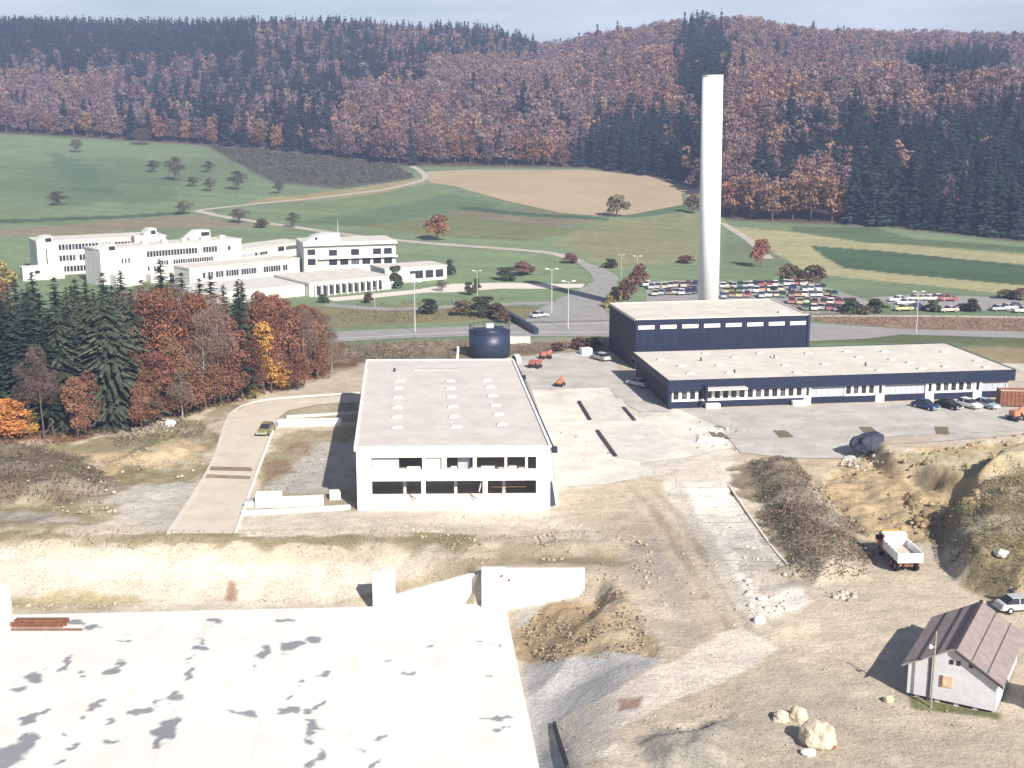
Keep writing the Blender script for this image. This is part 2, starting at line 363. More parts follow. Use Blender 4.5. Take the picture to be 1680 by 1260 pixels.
zone([(560, 988), (600, 970), (700, 940), (790, 915), (850, 905), (1000, 905), (1010, 925), (800, 928), (640, 985)], (.36, .29, .19), 1.2, 1.5, .15, .9)
zone([(375, 950), (387, 955), (385, 982), (377, 982)], (.25, .12, .07), .6, .8, .1)
zone([(560, 858), (900, 835), (1010, 850), (1040, 885), (900, 870), (700, 872), (500, 880)], PALE, 1.2, 2, .1, .7)
zone([(870, 880), (1000, 870), (1030, 890), (960, 905), (880, 905)], (.60, .54, .45), 1, 2, .2, .9)
zone([(760, 905), (900, 888), (1030, 905), (1050, 925), (900, 925)], (.30, .25, .17), 1, 1.5, .15, .8)
# plot beside the hall
zone([(455, 705), (590, 700), (590, 840), (400, 850), (418, 812)], (.33, .28, .18), 1.2, 2.5, .08)
zone([(520, 730), (590, 720), (590, 800), (500, 810), (440, 800)], (.43, .40, .36), 1.5, 2.5, .06)
zone([(470, 728), (510, 725), (505, 745), (465, 742)], (.24, .15, .10), .8, 1.8, .1, .8)
zone([(440, 762), (470, 755), (478, 775), (435, 788)], (.24, .15, .10), .8, 1.8, .1, .8)
zone([(460, 655), (590, 648), (590, 690), (450, 690)], (.34, .29, .19), 1, 1.5, .08)
zone([(400, 840), (590, 838), (900, 832), (900, 848), (600, 862), (390, 870)], PALE, 1, 1.2, .05)
zone([(390, 872), (720, 866), (720, 872), (400, 880)], (.60, .54, .44), .4, .4, .04)
zone([(860, 800), (905, 640), (1000, 630), (1110, 668), (1220, 700), (1225, 745), (1130, 770), (1060, 790), (990, 808), (910, 812)], (.66, .61, .53), 1.5, 2.5, .04)
# middle dirt
zone([(900, 800), (1050, 775), (1120, 790), (1180, 900), (1240, 1010), (1150, 1060), (1080, 1000), (1030, 900), (920, 860)], (.46, .385, .29), 3, 3, .08)
zone([(1040, 740), (1200, 740), (1210, 800), (1330, 985), (1300, 1030), (1210, 1040), (1120, 860)], (.60, .545, .46), 1.5, 2.5, .08, .85)
zone([(1100, 790), (1140, 790), (1240, 960), (1270, 1020), (1230, 1030), (1160, 930)], (.47, .43, .37), 1.2, 2, .05, .7)
zone([(1040, 900), (1090, 880), (1160, 1010), (1120, 1060), (1080, 1010)], (.36, .32, .27), 2, 3, .08, .7)
zone([(1120, 792), (1186, 787), (1236, 860), (1290, 935), (1342, 986), (1290, 1020), (1240, 1008), (1196, 930), (1152, 850)], (.67, .62, .55), .6, .9, .12)
zone([(1200, 900), (1260, 905), (1300, 960), (1250, 990)], (.44, .39, .32), .6, 1.8, .2, .7)
for k, (o, cc) in enumerate([(0, (.50, .42, .32)), (16, (.34, .28, .20)), (34, (.50, .42, .32)), (50, (.35, .29, .21))]):
    zline([(1010+o, 790), (1060+o, 840), (1110+o, 920), (1150+o, 990), (1190+o, 1040)], cc, .35, .4, .6, None, .7)
zone([(1200, 735), (1400, 745), (1330, 800), (1400, 880), (1440, 900), (1400, 930), (1300, 780), (1215, 752)], (.50, .41, .29), 1.5, 2, .1)
zone([(1330, 800), (1390, 745), (1480, 740), (1900, 722), (1900, 790), (1640, 780), (1600, 830), (1520, 890), (1440, 905), (1400, 880)], SAND, 1.2, 2, .5)
zone([(1480, 745), (1900, 735), (1900, 775), (1640, 785), (1540, 790)], (.42, .35, .19), 1.2, 2, .2, .8)
zone([(1500, 770), (1530, 765), (1545, 800), (1510, 795)], (.20, .14, .08), .8, 1.5, .5)  # shade of an eroded crevice painted into the bank's colour
zone([(1222, 758), (1300, 752), (1400, 860), (1445, 955), (1400, 975), (1330, 965), (1260, 890), (1210, 800)], (.22, .18, .13), 1.2, 3, .4)
zone([(1400, 940), (1450, 960), (1400, 990), (1330, 985), (1330, 965)], (.36, .33, .29), 1, 1.5, .3)
zone([(1600, 800), (1640, 770), (1720, 745), (1900, 740), (1900, 1010), (1640, 990), (1575, 965), (1520, 870)], (.25, .205, .12), 1., 2, .35)
zone([(1610, 800), (1640, 800), (1620, 850), (1590, 860)], (.08, .07, .05), .8, 1.2, .3)  # shaded crevice on the mound's left flank, painted dark
zone([(-600, 745), (60, 735), (150, 765), (195, 802), (90, 826), (-600, 830)], BRUSH, 1.5, 2.5, .3)
zone([(848, 1030), (900, 985), (1010, 955), (1050, 1000), (1075, 1080), (900, 1092), (848, 1088)], (.40, .30, .18), 1, 1.5, .4)
zone([(850, 990), (950, 955), (1000, 955), (900, 990), (850, 1030)], (.52, .48, .42), .8, 1, .1)
zone([(1330, 880), (1560, 960), (1480, 1050), (1300, 1080), (1180, 1130), (1240, 1040), (1320, 990)], (.50, .43, .33), 3, 3, .08)
zone([(1280, 1035), (1340, 1025), (1370, 1060), (1310, 1080)], (.56, .47, .36), 1, 1.5, .1)
zone([(850, 1088), (1090, 1080), (1010, 1130), (930, 1180), (870, 1190)], (.47, .45, .43), 1, .8, .02)
zone([(868, 1190), (930, 1180), (960, 1260), (890, 1400)], (.42, .41, .40), .8, .6, .02)
zone([(1000, 1160), (1140, 1130), (1220, 1160), (1200, 1190), (1100, 1200)], (.50, .43, .33), 2, 2.5, .1)
zone([(920, 1195), (1010, 1180), (1080, 1260), (930, 1270)], PALE, 1.5, 2, .12)
zone([(1040, 1210), (1200, 1170), (1230, 1260), (1050, 1290)], (.36, .33, .28), 1.2, 2, .4)
zone([(1200, 1110), (1460, 1120), (1700, 1190), (1700, 1300), (1230, 1300)], (.455, .395, .31), 3, 3, .06)
zone([(1192, 1035), (1215, 1032), (1275, 1062), (1215, 1104), (1140, 1138), (1040, 1182), (950, 1245), (905, 1205), (925, 1180), (955, 1163), (1010, 1135), (1100, 1085)], (.66, .585, .50), .5, .45, .03)
zline([(1040, 1115), (1110, 1158)], (.42, .37, .30), .12, .25, .15, None, .7)
zline([(1110, 1083), (1180, 1118)], (.46, .40, .33), .12, .25, .15, None, .6)
zone([(1015, 1150), (1055, 1142), (1050, 1160), (1020, 1164)], (.30, .16, .11), .4, 1., .2, .8)
zone([(1490, 1140), (1640, 1170), (1640, 1182), (1500, 1160)], (.12, .13, .05), .5, .5, .1)
zone([(1270, 705), (1295, 705), (1300, 722), (1275, 722)], (.2, .17, .1), .3, .4)
zone([(1530, 700), (1560, 702), (1572, 714), (1545, 714)], (.2, .17, .1), .3, .4)

FLATS = []    # polygons where no clods stick up through sheets
def build_ground():
    ys = [-50.]
    while ys[-1] < 4200:
        y = ys[-1]
        if y < 70: st = 5
        elif y < 330: st = max(.32, (y/128.)**2*.33)
        elif y < 1500: st = 2.2+(y-330)*.006
        else: st = 60+(y-1500)*.06
        ys.append(y+st)
    us = np.concatenate([np.linspace(-1.6, -.48, 28, endpoint=False), np.linspace(-.48, -.40, 30, endpoint=False), np.linspace(-.40, .40, 620), np.linspace(.40, 1.6, 40)[1:]])
    Yg, Ug = np.meshgrid(np.array(ys), us, indexing='ij')
    X = (Ug*(Yg+60)).ravel(); Y = Yg.ravel()
    H = hmac(X, Y)
    C = np.empty((len(X), 3)); C[:] = MEADOW
    R = np.zeros(len(X)); n1 = fbm(X, Y, 7, 4, 1)-.5; n2 = fbm(X, Y, 2.2, 3, 8)-.5
    big = fbm(X, Y, 120, 3, 4)-.5
    C *= (1+big*.5)[:, None]
    # forest floor
    u = X/np.maximum(Y, 40); fe = np.interp(u, KX, KYE)
    k = sst((Y-fe+4)/8); C = C*(1-k[:, None])+np.array((.09, .06, .045))*k[:, None]
    for z in Z:
        pts, c, soft, en, rough, s = z[1:7]
        a = np.array(pts); m = soft*2+en*2+(z[7] if z[0] == 'l' else 0)+2
        idx = np.nonzero((X > a[:, 0].min()-m) & (X < a[:, 0].max()+m) & (Y > a[:, 1].min()-m) & (Y < a[:, 1].max()+m))[0]
        if not len(idx): continue
        d = sdist(X[idx], Y[idx], pts) if z[0] == 'p' else z[7]-ldist(X[idx], Y[idx], pts)
        k = sst((d+en*2.4*n1[idx]+en*1.2*n2[idx]+soft*.5)/soft)*s
        C[idx] = C[idx]*(1-k[:, None])+np.array(c)*k[:, None]
        if rough is not None: R[idx] = R[idx]*(1-k)+rough*k
    for poly in FLATS:
        a = np.array(poly)
        idx = np.nonzero((X > a[:, 0].min()-4) & (X < a[:, 0].max()+4) & (Y > a[:, 1].min()-4) & (Y < a[:, 1].max()+4))[0]
        if len(idx): R[idx] *= 1-sst((sdist(X[idx], Y[idx], poly)+1.6)/1.2)
    site = sst((260-Y)/20)
    stp = (fbm(X*.35+Y*.9, X*.05, 2.6, 2, 90)-.5)*sst((Y-250)/40)*.30; C *= (1+stp)[:, None]*(1+(fbm(X, Y, 14, 4, 91)-.5)*.3)[:, None]
    p = fbm(X, Y, 16, 3, 31)-.5
    C *= (1+site*p*.55)[:, None]                      # patchy, trodden and dusty soil
    q = sst((fbm(X, Y, 5, 3, 44)-.52)*6)*site*.25*(R > .03)
    C = C*(1-q[:, None])+np.array((.56, .50, .41))*q[:, None]
    rel = (fbm(X, Y, 2.6, 4, 21)-.5)*2.0+(np.abs(fbm(X, Y, 5.5, 3, 61)-.5))*1.6-.35
    H = H+R*rel*1.6
    V = np.stack([X, Y, H], 1); nr, nc = Yg.shape
    i = (np.arange(nr-1)[:, None]*nc+np.arange(nc-1)[None, :]).ravel()
    F = np.stack([i, i+1, i+nc+1, i+nc], 1)
    o = npmesh("ground", V, F, M['ground'], None, np.clip(C, 0.01, 1), True); o['kind'] = 'structure'

def drape(name, poly, m, off=.05, step=4., z=None, thick=0., kind='structure'):
    """poly: world (x,y) outline laid on the terrain"""
    bm = bmesh.new(); vs = [bm.verts.new((x, y, 0)) for x, y in poly]; bm.faces.new(vs)
    bmesh.ops.triangulate(bm, faces=bm.faces[:])
    a = np.array(poly)
    if z is None:
        for ax in (0, 1):
            v = a[:, ax].min()+step
            while v < a[:, ax].max():
                no = [0, 0, 0]; no[ax] = 1; co = [0, 0, 0]; co[ax] = v
                bmesh.ops.bisect_plane(bm, geom=bm.verts[:]+bm.edges[:]+bm.faces[:], plane_co=co, plane_no=no); v += step
    xs = np.array([v.co.x for v in bm.verts]); yy = np.array([v.co.y for v in bm.verts])
    hh = hmac(xs, yy)+off if z is None else np.full(len(xs), z)
    for v, h in zip(bm.verts, hh): v.co.z = h
    for f in bm.faces:
        if f.normal.z < 0: f.normal_flip()
    if thick:
        bmesh.ops.solidify(bm, geom=bm.faces[:], thickness=thick)
    me = bpy.data.meshes.new(name); bm.to_mesh(me); bm.free(); me.materials.append(m); me.update()
    o = bpy.data.objects.new(name, me); COL.objects.link(o)
    if kind: o['kind'] = kind
    FLATS.append(poly); return o
def smoothline(p, n=6):
    p = [Vector(q[:2]) for q in p]; out = []
    for i in range(len(p)-1):
        a, b, c, d = p[max(i-1, 0)], p[i], p[i+1], p[min(i+2, len(p)-1)]
        for k in range(n):
            t = k/n; out.append(.5*((2*b)+(c-a)*t+(2*a-5*b+4*c-d)*t*t+(3*b-a-3*c+d)*t**3))
    out.append(p[-1]); return out
def strip(name, pts, w, m, off=.06, world=False, kind='structure', height=0., label=None, cat=None):
    L = smoothline(pts if world else G2(pts)); Lf = []; Rt = []
    for i, p in enumerate(L):
        t = (L[min(i+1, len(L)-1)]-L[max(i-1, 0)]).normalized(); n = Vector((-t.y, t.x))*w/2
        Lf.append(p+n); Rt.append(p-n)
    xs = np.array([q.x for q in Lf+Rt]); ys = np.array([q.y for q in Lf+Rt]); hs = hmac(xs, ys)+off+height
    n = len(L); v = [(xs[i], ys[i], hs[i]) for i in range(2*n)]; f = [(i, n+i, n+i+1, i+1) for i in range(n-1)]
    if height:
        v += [(x, y, z-height-.3) for x, y, z in v]
        f += [(i+1, i+1+2*n, i+2*n, i) for i in range(n-1)]+[(n+i, n+i+2*n, n+i+1+2*n, n+i+1) for i in range(n-1)]+[(0, 2*n, 3*n, n), (n-1, 2*n-1, 4*n-1, 3*n-1)]
    o = mesh(name, v, f, m)
    if kind: o['kind'] = kind
    if label: tag(o, label, cat)
    if not height: FLATS.append([tuple(q) for q in Lf]+[tuple(q) for q in reversed(Rt)])
    return o

# ------------------------------------------------------------ roads, yards, slab (setting)
far = drape
o = drape("brown_field", G2([(700, 282), (760, 279), (960, 279), (1060, 288), (1160, 302), (1170, 322), (1040, 352), (1000, 356), (920, 350), (830, 330), (745, 306), (704, 300)]), mat("stubble", (.40, .315, .20), .95, .12, .03, 0), .12, 9)
main = [(380, 566), (540, 562), (640, 556), (760, 552), (1003, 552), (1100, 556), (1330, 560), (1420, 556), (1480, 549), (1700, 556), (1900, 562), (1900, 550), (1700, 545), (1500, 541), (1330, 530), (1100, 526), (990, 527), (880, 530), (760, 536), (640, 540), (540, 545), (380, 548)]
drape("main_road", G2(main), M['asph'], .05, 8)
drape("junction_road", G2([(862, 529), (868, 515), (905, 497), (945, 478), (975, 462), (968, 448), (945, 431), (955, 429), (990, 440), (1015, 455), (1012, 468), (1000, 480), (985, 500), (1000, 520), (1000, 526)]), M['asph'], .09, 6)
strip("side_road", [(535, 500), (640, 508), (760, 503), (880, 498), (905, 497)], 4.5, M['asph'], .07)
strip("forecourt", [(540, 492), (600, 487), (690, 478), (760, 472)], 6, M['lane'], .06)
drape("turning_area", G2([(690, 474), (740, 466), (830, 464), (905, 466), (960, 466), (955, 472), (900, 474), (820, 474), (740, 480), (700, 480)]), M['lane'], .05, 6)
strip("farm_road", [(322, 346), (380, 358), (470, 371), (560, 384), (700, 399), (860, 411), (915, 418), (950, 430)], 4, M['path'], .08)
strip("upper_farm_road", [(322, 346), (400, 337), (520, 325), (620, 313), (690, 297), (698, 289), (690, 281), (676, 273)], 3.2, M['path'], .12)
strip("right_farm_track", [(1186, 366), (1200, 376), (1230, 395), (1262, 425)], 3, M['path'], .1)
drape("car_park", G2([(1060, 474), (1140, 469), (1300, 462), (1330, 462), (1420, 492), (1445, 512), (1310, 516), (1180, 505), (1060, 500)]), M['asph'], .05, 6)
drape("upper_car_park", G2([(1430, 488), (1500, 484), (1800, 492), (1800, 512), (1600, 510), (1480, 508)]), M['asph'], .05, 6)
strip("car_park_lane", [(1030, 470), (1060, 466), (1130, 463), (1240, 466)], 4, M['path'], .09)
strip("grass_edge_path", [(1330, 519), (1500, 519), (1800, 523)], 2.5, M['path'], .07)
# lane markings on the main road
for nm, pts in (("road_edge_line", [(540, 557), (640, 552), (760, 547), (1003, 546)]), ("road_edge_line", [(880, 534), (960, 532), (1003, 531)])):
    strip(nm, pts, .35, M['white'], .12)
RD1 = [(276, 876), (345, 766), (372, 692), (384, 676), (410, 664), (460, 656), (620, 646), (620, 658), (520, 664), (472, 674), (452, 690), (436, 730), (412, 800), (385, 876)]
drape("site_road", G2(RD1), M['road'], .05, 5)
strip("kerb", [(276, 876), (345, 766), (370, 695), (384, 675), (412, 662), (460, 654), (590, 645)], .28, M['conc2'], .12, height=.1)
strip("kerb", [(388, 874), (414, 800), (440, 730), (455, 692)], .3, M['conc'], .14, height=.16)
drape("trench_fill", G2([(338, 766), (412, 768), (414, 774), (334, 772)]), mat("trench_soil", (.25, .19, .13), .95, .3, 1), .1, 4)
drape("trench_fill", G2([(334, 779), (412, 782), (410, 787), (328, 784)]), mat("trench_soil_b", (.29, .23, .16), .95, .3, 1), .1, 4)
drape("concrete_yard", G2([(872, 640), (1000, 636), (1010, 655), (1030, 680), (1070, 690), (1110, 672), (1180, 690), (1200, 735), (1120, 752), (1050, 760), (1045, 785), (985, 796), (912, 800), (905, 740)]), M['yard'], .05, 5)
drape("yard_apron", G2([(842, 588), (960, 576), (1002, 578), (1016, 610), (1100, 676), (1050, 676), (1010, 655), (1000, 635), (872, 640)]), M['yard2'], .055, 5)
drape("unfinished_bay", G2([(948, 657), (1020, 655), (1042, 690), (968, 690)]), M['bay'], .09, 4)
drape("unfinished_bay", G2([(978, 705), (1055, 695), (1120, 735), (1060, 758), (1012, 752)]), M['bay'], .09, 4)
drape("gravel_forecourt", G2([(1112, 672), (1400, 663), (1700, 655), (1900, 660), (1900, 720), (1500, 728), (1430, 742), (1300, 752), (1215, 744), (1180, 700)]), M['yard2'], .07, 5)

for x_, y_ in ((1285, 713), (1550, 707), (1425, 707), (1180, 716)):
    pw = G2([(x_-17, y_-6), (x_+4, y_-6), (x_+18, y_+5), (x_-6, y_+6)]); drape("weed_patch", pw, mat("weeds", (.17, .15, .09), .95, .35, 1.5, .5), .1, 2)
strip("ditch_kerb", [(1196, 797), (1232, 850), (1268, 900), (1304, 940)], .22, M['lane'], .04, kind=None, height=.12, label="narrow white kerb running down the pale ditch beside the brush mound", cat="kerb")
for pts in ([(1120, 800), (1190, 800)], [(1150, 858), (1234, 858)], [(1186, 920), (1280, 922)]):
    strip("ditch_joint", pts, .12, M['bay'], .08)
# ---- big slab in the pit
def S3(x, y, z=SLAB_Z): return Vector(at(x, y, z))
sb = MB(); c0, c1, c2, c3 = S3(-900, 1030), S3(828, 990), S3(885, 1260), None
e = (c2-c1); c3 = c1+e*2.4
poly = [(c0.x, c0.y), (c1.x, c1.y), (c3.x, c3.y), (c0.x, c3.y)]
def build_slab():
    BL = [(430, 1070, 12, 15), (475, 1062, 17, 10), (505, 1055, 12, 7), (467, 1020, 16, 6), (355, 1016, 12, 7), (205, 1047, 13, 5), (148, 1028, 14, 9), (125, 1025, 12, 5), (65, 1105, 15, 11), (30, 1127, 18, 6), (110, 1092, 8, 11), (185, 1098, 14, 9), (190, 1085, 8, 6), (310, 1108, 10, 9), (325, 1067, 15, 5), (330, 1058, 12, 3), (285, 1148, 24, 11), (240, 1158, 25, 7), (215, 1162, 14, 6), (45, 1180, 16, 12), (60, 1173, 14, 8), (165, 1155, 10, 8), (145, 1165, 16, 10), (270, 1200, 24, 14), (285, 1188, 16, 10), (262, 1215, 10, 8), (410, 1165, 22, 8), (385, 1163, 16, 3), (420, 1170, 8, 8), (470, 1170, 14, 8), (505, 1166, 18, 7), (525, 1155, 8, 8), (515, 1193, 24, 10), (508, 1210, 8, 9), (515, 1240, 12, 14), (640, 1085, 8, 5), (672, 1100, 16, 4), (525, 1108, 13, 6), (495, 1120, 6, 4), (480, 1140, 7, 6), (630, 1203, 12, 6), (595, 1230, 12, 3), (622, 1248, 8, 4), (815, 1183, 24, 5), (15, 1240, 35, 22), (35, 1222, 16, 10), (180, 1215, 14, 8), (115, 1226, 10, 6), (100, 1250, 12, 4), (705, 1055, 7, 3), (820, 1060, 8, 2), (790, 1050, 7, 2), (808, 1115, 8, 2), (115, 1200, 6, 4), (300, 1085, 7, 4), (180, 1175, 7, 4), (420, 1095, 6, 3), (130, 1110, 4, 3)]
    B = []
    for x, y, w, h in BL:
        p = S3(x, y); sc = 48/(y-170.); B.append((p.x, p.y, w*sc*.95, h*sc*sc*FPX/48*.95))
    xs = np.arange(-60, 3.3, .16); ys = np.arange(78, 120, .2)
    t0 = (c1.x, c1.y); slope = e.x/e.y
    Xg, Yg = np.meshgrid(xs, ys)
    right = c1.x+(Yg-c1.y)*slope; top = c0.y+(c1.y-c0.y)*(Xg-c0.x)/(c1.x-c0.x)
    X = np.minimum(Xg, right).ravel(); Y = np.minimum(Yg, top+ (0*Xg)).ravel()
    f = np.full(X.shape, 9.)
    wx = (fbm(X, Y, 1.6, 4, 3)-.5)*2.4; wy = (fbm(X, Y, 1.8, 4, 6)-.5)*4.6
    for bx, by, w, h in B:
        idx = np.nonzero((abs(X-bx) < w*3+3) & (abs(Y-by) < h*3+3))[0]
        d = np.sqrt(((X[idx]+wx[idx]-bx)/w)**2+((Y[idx]+wy[idx]-by)/h)**2); f[idx] = np.minimum(f[idx], d)
    k = 1-sst((f-.72)/.34)
    dry = np.array((.70, .68, .645)); wet = np.array((.25, .255, .27))
    n = fbm(X, Y, 9, 4, 12)-.5
    C = dry*(1+n*.12)[:, None]
    st = sst((fbm(X, Y*.35, 1.6, 3, 71)-.64)*9)*.16; C = C*(1-st[:, None])+np.array((.62, .50, .38))*st[:, None]
    for jx in np.arange(-58, 3, 7.2):
        C *= (1-.10*np.exp(-((X-jx-(Y-118)*slope*.95)/.07)**2))[:, None]
    C = C*(1-k[:, None])+wet*(1+n*.3)[:, None]*k[:, None]
    nr, nc = Xg.shape; V = np.stack([X, Y, np.full(len(X), SLAB_Z)], 1)
    i = (np.arange(nr-1)[:, None]*nc+np.arange(nc-1)[None, :]).ravel()
    F = np.stack([i, i+1, i+nc+1, i+nc], 1)
    # sides
    edge = [j*nc+nc-1 for j in range(nr)]; bk = [(nr-1)*nc+j for j in range(nc)]
    nV = len(V); V = np.vstack([V, V[edge]+[0, 0, -.8], V[bk]+[0, 0, -.8]]); C = np.vstack([C, C[edge], C[bk]])
    F1 = [(edge[j], edge[j+1], nV+j+1, nV+j)[::-1] for j in range(nr-1)]; m0 = nV+len(edge)
    F2 = [(bk[j], bk[j+1], m0+j+1, m0+j) for j in range(nc-1)]
    F = np.vstack([F, F1, F2])
    o = npmesh("concrete_slab", V, F, attrmat("slab_concrete", .8, .9, .07, .08, 3), None, C, False); o['kind'] = 'structure'
build_slab()

# ------------------------------------------------------------ hall
def frame_from(pl, pr, h=0.):
    a, b = at(*pl, h), at(*pr, h); d = b-a; return a, math.atan2(d.y, d.x), d.length
def local(o, p):      # world point -> the empty's own coordinates
    return Matrix.Rotation(-o.rotation_euler.z, 4, 'Z') @ (Vector(p)-o.location)
hh = 7.35; hL, hR = at(584, 735, hh), at(903, 733, hh)
hall = empty("concrete_hall", (hL.x, hL.y, 0), math.atan2(hR.y-hL.y, hR.x-hL.x), "white concrete two storey shell of a hall with open unglazed window bays and flat roof", "building")
HW = (hR-hL).length; HD = 50.; X_ = lambda px: local(hall, at_depth(px, 780, hL.y+.1)).x
zU0, zU1, zL0, zL1 = 4.75, 6.2, 1.85, 3.45
up = [(610, 693), (698, 725), (733, 776), (782, 828), (832, 862), (866, 880)]
lo = [(610, 691), (698, 792), (800, 880)]
def facade(m, ops, z0, z1, za, zb, W_, y0=0, y1=.35):
    """wall band z0..z1 with openings za..zb"""
    m.box(0, W_, y0, y1, z0, za); m.box(0, W_, y0, y1, zb, z1); x = 0
    for a, b in ops+[(W_, None)]:
        m.box(x, a, y0, y1, za, zb); x = b
w = MB(); upx = [(X_(a), X_(b)) for a, b in up]; lox = [(X_(a), X_(b)) for a, b in lo]
facade(w, lox, -.3, 4.1, zL0, zL1, HW); facade(w, upx, 4.1, 6.95, zU0, zU1, HW)
for xj in (5.45, 10.9, 16.35): w.box(xj-.02, xj+.02, -.012, 0, -.3, 1.8); w.box(xj-.02, xj+.02, -.012, 0, 3.5, 4.7); w.box(xj-.02, xj+.02, -.012, 0, 6.25, 6.9)
w.box(0, .3, .35, HD, -.3, 6.95); w.box(HW-.3, HW, .35, HD, -.3, 6.95); w.box(.3, HW-.3, HD-.3, HD, -.3, 6.95)
w.build("wall", M['conc'], hall)
r = MB(); r.box(-.25, HW+.15, -.12, HD+.2, 6.95, 7.35); r.build("roof", M['roof'], hall)
r = MB()
for a in ((-.25, HW+.15, -.12, .2, 7.35, 7.5), (-.25, .05, .2, HD-.1, 7.35, 7.5), (-.25, HW+.15, HD-.1, HD+.2, 7.35, 7.5), (HW-.15, HW+.15, .2, HD-.1, 7.35, 7.5)): r.box(*a)
r.build("roof_edge", M['conc'], hall)
MB().box(.3, HW-.3, .35, 30, 3.9, 4.3).build("floor_slab", M['conc2'], hall)
MB().box(.3, HW-.3, .35, 30, -.05, .12).build("ground_floor", M['conc2'], hall)
MB().box(.3, HW-.3, 9, 9.2, .12, 3.9).build("inner_wall", M['conc2'], hall)
MB().box(.3, HW-.3, 7, 7.2, 4.3, 6.95).build("inner_wall", M['conc2'], hall)
for xx in (5.2, 11, 16.5):
    MB().box(xx, xx+.35, 1.6, 1.95, .12, 3.9).build("column", M['conc2'], hall)
MB().box(X_(610)+.05, X_(655), .5, .7, 4.3, 6.2).build("partition", M['greypan'], hall)
MB().box(X_(698)-.1, X_(725)+.1, .42, .5, 4.3, 6.5).build("closed_panel", M['conc'], hall)
MB().box(X_(752), X_(772), 1.2, 1.3, 4.3, 6.2).build("partition", M['greypan'], hall)
for a, b in ((668, 690), (740, 750), (790, 812), (835, 848)):
    MB().box(X_(a), X_(b), .38, .46, 4.76, 5.05).build("board", M['conc2'], hall)
for a, s in ((668, 1), (768, 1), (786, -1)):
    MB().tube((X_(a), .3, zL0+(.1 if s > 0 else .2)), (X_(a)+(.9*s if s > 0 else .35), -.7 if s > 0 else .6, 1.55 if s > 0 else 3.4), .07).build("prop", M['conc2' if s < 0 else 'rust'], hall)
MB().box(X_(805), X_(865), 1.0, 1.06, 2.35, 2.42).build("rail", M['rust'], hall)
MB().box(HW+.17, HW+.4, -.1, HD+.1, 7.2, 7.38).build("gutter", M['navyd'], hall)
MB().box(HW+.12, HW+.75, -.5, .12, 6.75, 7.42).build("rain_hopper", M['navyd'], hall, bevel=.05)
hp = local(hall, at(873, 617, hh)); MB().box(HW+.42, HW+.85, hp.y-.4, hp.y+.4, 6.9, 7.45).build("rain_hopper", M['navyd'], hall, bevel=.05)
sk = MB(); sk.prism([(-.62, -.42), (.62, -.42), (.62, .42), (-.62, .42)], 0, .16)
n = len(sk.v)
for k, (s1, s2, z0, z1) in enumerate(((.58, .38, .16, .22), (.4, .24, .22, .26))):
    sk.add([(-s1, -s2, z0), (s1, -s2, z0), (s1, s2, z0), (-s1, s2, z0)]+[(-s1*.75, -s2*.7, z1), (s1*.75, -s2*.7, z1), (s1*.75, s2*.7, z1), (-s1*.75, s2*.7, z1)],
           [(4, 5, 6, 7), (0, 1, 5, 4), (1, 2, 6, 5), (2, 3, 7, 6), (3, 0, 4, 7)])
sk0 = None
for ps in ([(656, 625), (654, 637), (653, 652), (652, 668), (652, 684), (652, 701)], [(739, 625), (740, 637), (741, 651), (743, 667), (745, 683), (748, 700)], [(799, 624), (804, 635), (808, 649), (813, 665), (818, 680), (824, 696)]):
    for p in ps:
        q = local(hall, at(*p, 7.4))
        if sk0 is None: sk0 = sk.build("skylight", M['sky'], hall); c = sk0
        else: c = sk0.copy(); COL.objects.link(c)
        c.location = (q.x, q.y, 7.35)
q = local(hall, at(743, 607, 7.4)); MB().box(q.x-3.2, q.x+3.2, q.y-.3, q.y+.3, 7.35, 7.55).build("roof_vent_strip", M['yard2'], hall)
q = local(hall, at(676, 609, 7.4)); MB().tube((q.x, q.y, 7.35), (q.x, q.y, 7.9), .15).build("vent_pipe", M['dark'], hall)
for c_ in [k_ for k_ in COL.objects if k_.parent == hall]:       # the plan is slightly out of square
    if c_.name.startswith('skylight'): continue
    if c_.data.users == 1:
        for v_ in c_.data.vertices: v_.co.x -= .060*v_.co.y
# low bits round the hall
def boxobj(name, pl, pr, depth, h, m, label, cat, z=0., sink=.25, bevel=0, group=None, kind=None):
    a, b = at(*pl, z), at(*pr, z); d = b-a
    o = MB().box(0, d.length, 0, depth, -sink, h).build(name, m, None, bevel=bevel); o.location = (a.x, a.y, z); o.rotation_euler.z = math.atan2(d.y, d.x)
    tag(o, label, cat, group, kind); return o
p1, p2, p3 = at(884, 834), at(912, 829), at_depth(905, 790, at(905, 832).y)
o = mesh("shaded_wall_wedge", [p1, p2, p3, p1+Vector((.2, .5, 0)), p2+Vector((0, .5, 0)), p3+Vector((0, .5, 0))], [(0, 1, 2), (5, 4, 3), (0, 2, 5, 3), (1, 4, 5, 2), (0, 3, 4, 1)], M['tarp'])  # concrete wall wedge; its shade is put in by a dark blue grey material
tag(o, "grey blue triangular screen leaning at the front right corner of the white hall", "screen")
a = at(912, 829); q = mesh("ramp_wall", [a, a+Vector((.35, 0, 0)), (a.x+.25, a.y+9, 0), (a.x, a.y+9, 0), at_depth(906, 789, a.y), at_depth(910, 789, a.y), (a.x+.1, a.y+9, .4), (a.x-.2, a.y+9, .4)],
    [(0, 1, 5, 4), (1, 2, 6, 5), (2, 3, 7, 6), (3, 0, 4, 7), (4, 5, 6, 7)], M['conc'])
tag(q, "thin white concrete ramp wall sloping down beside the hall's right front corner", "wall")
boxobj("foundation_wall", (396, 846), (575, 836), .5, .45, M['conc'], "long low white concrete footing running from the road kerb to the hall", "wall")
boxobj("container_block", (419, 833), (462, 832), 1.6, 1.5, M['conc'], "short white concrete block at the road end of the long low footing", "block", bevel=.04)
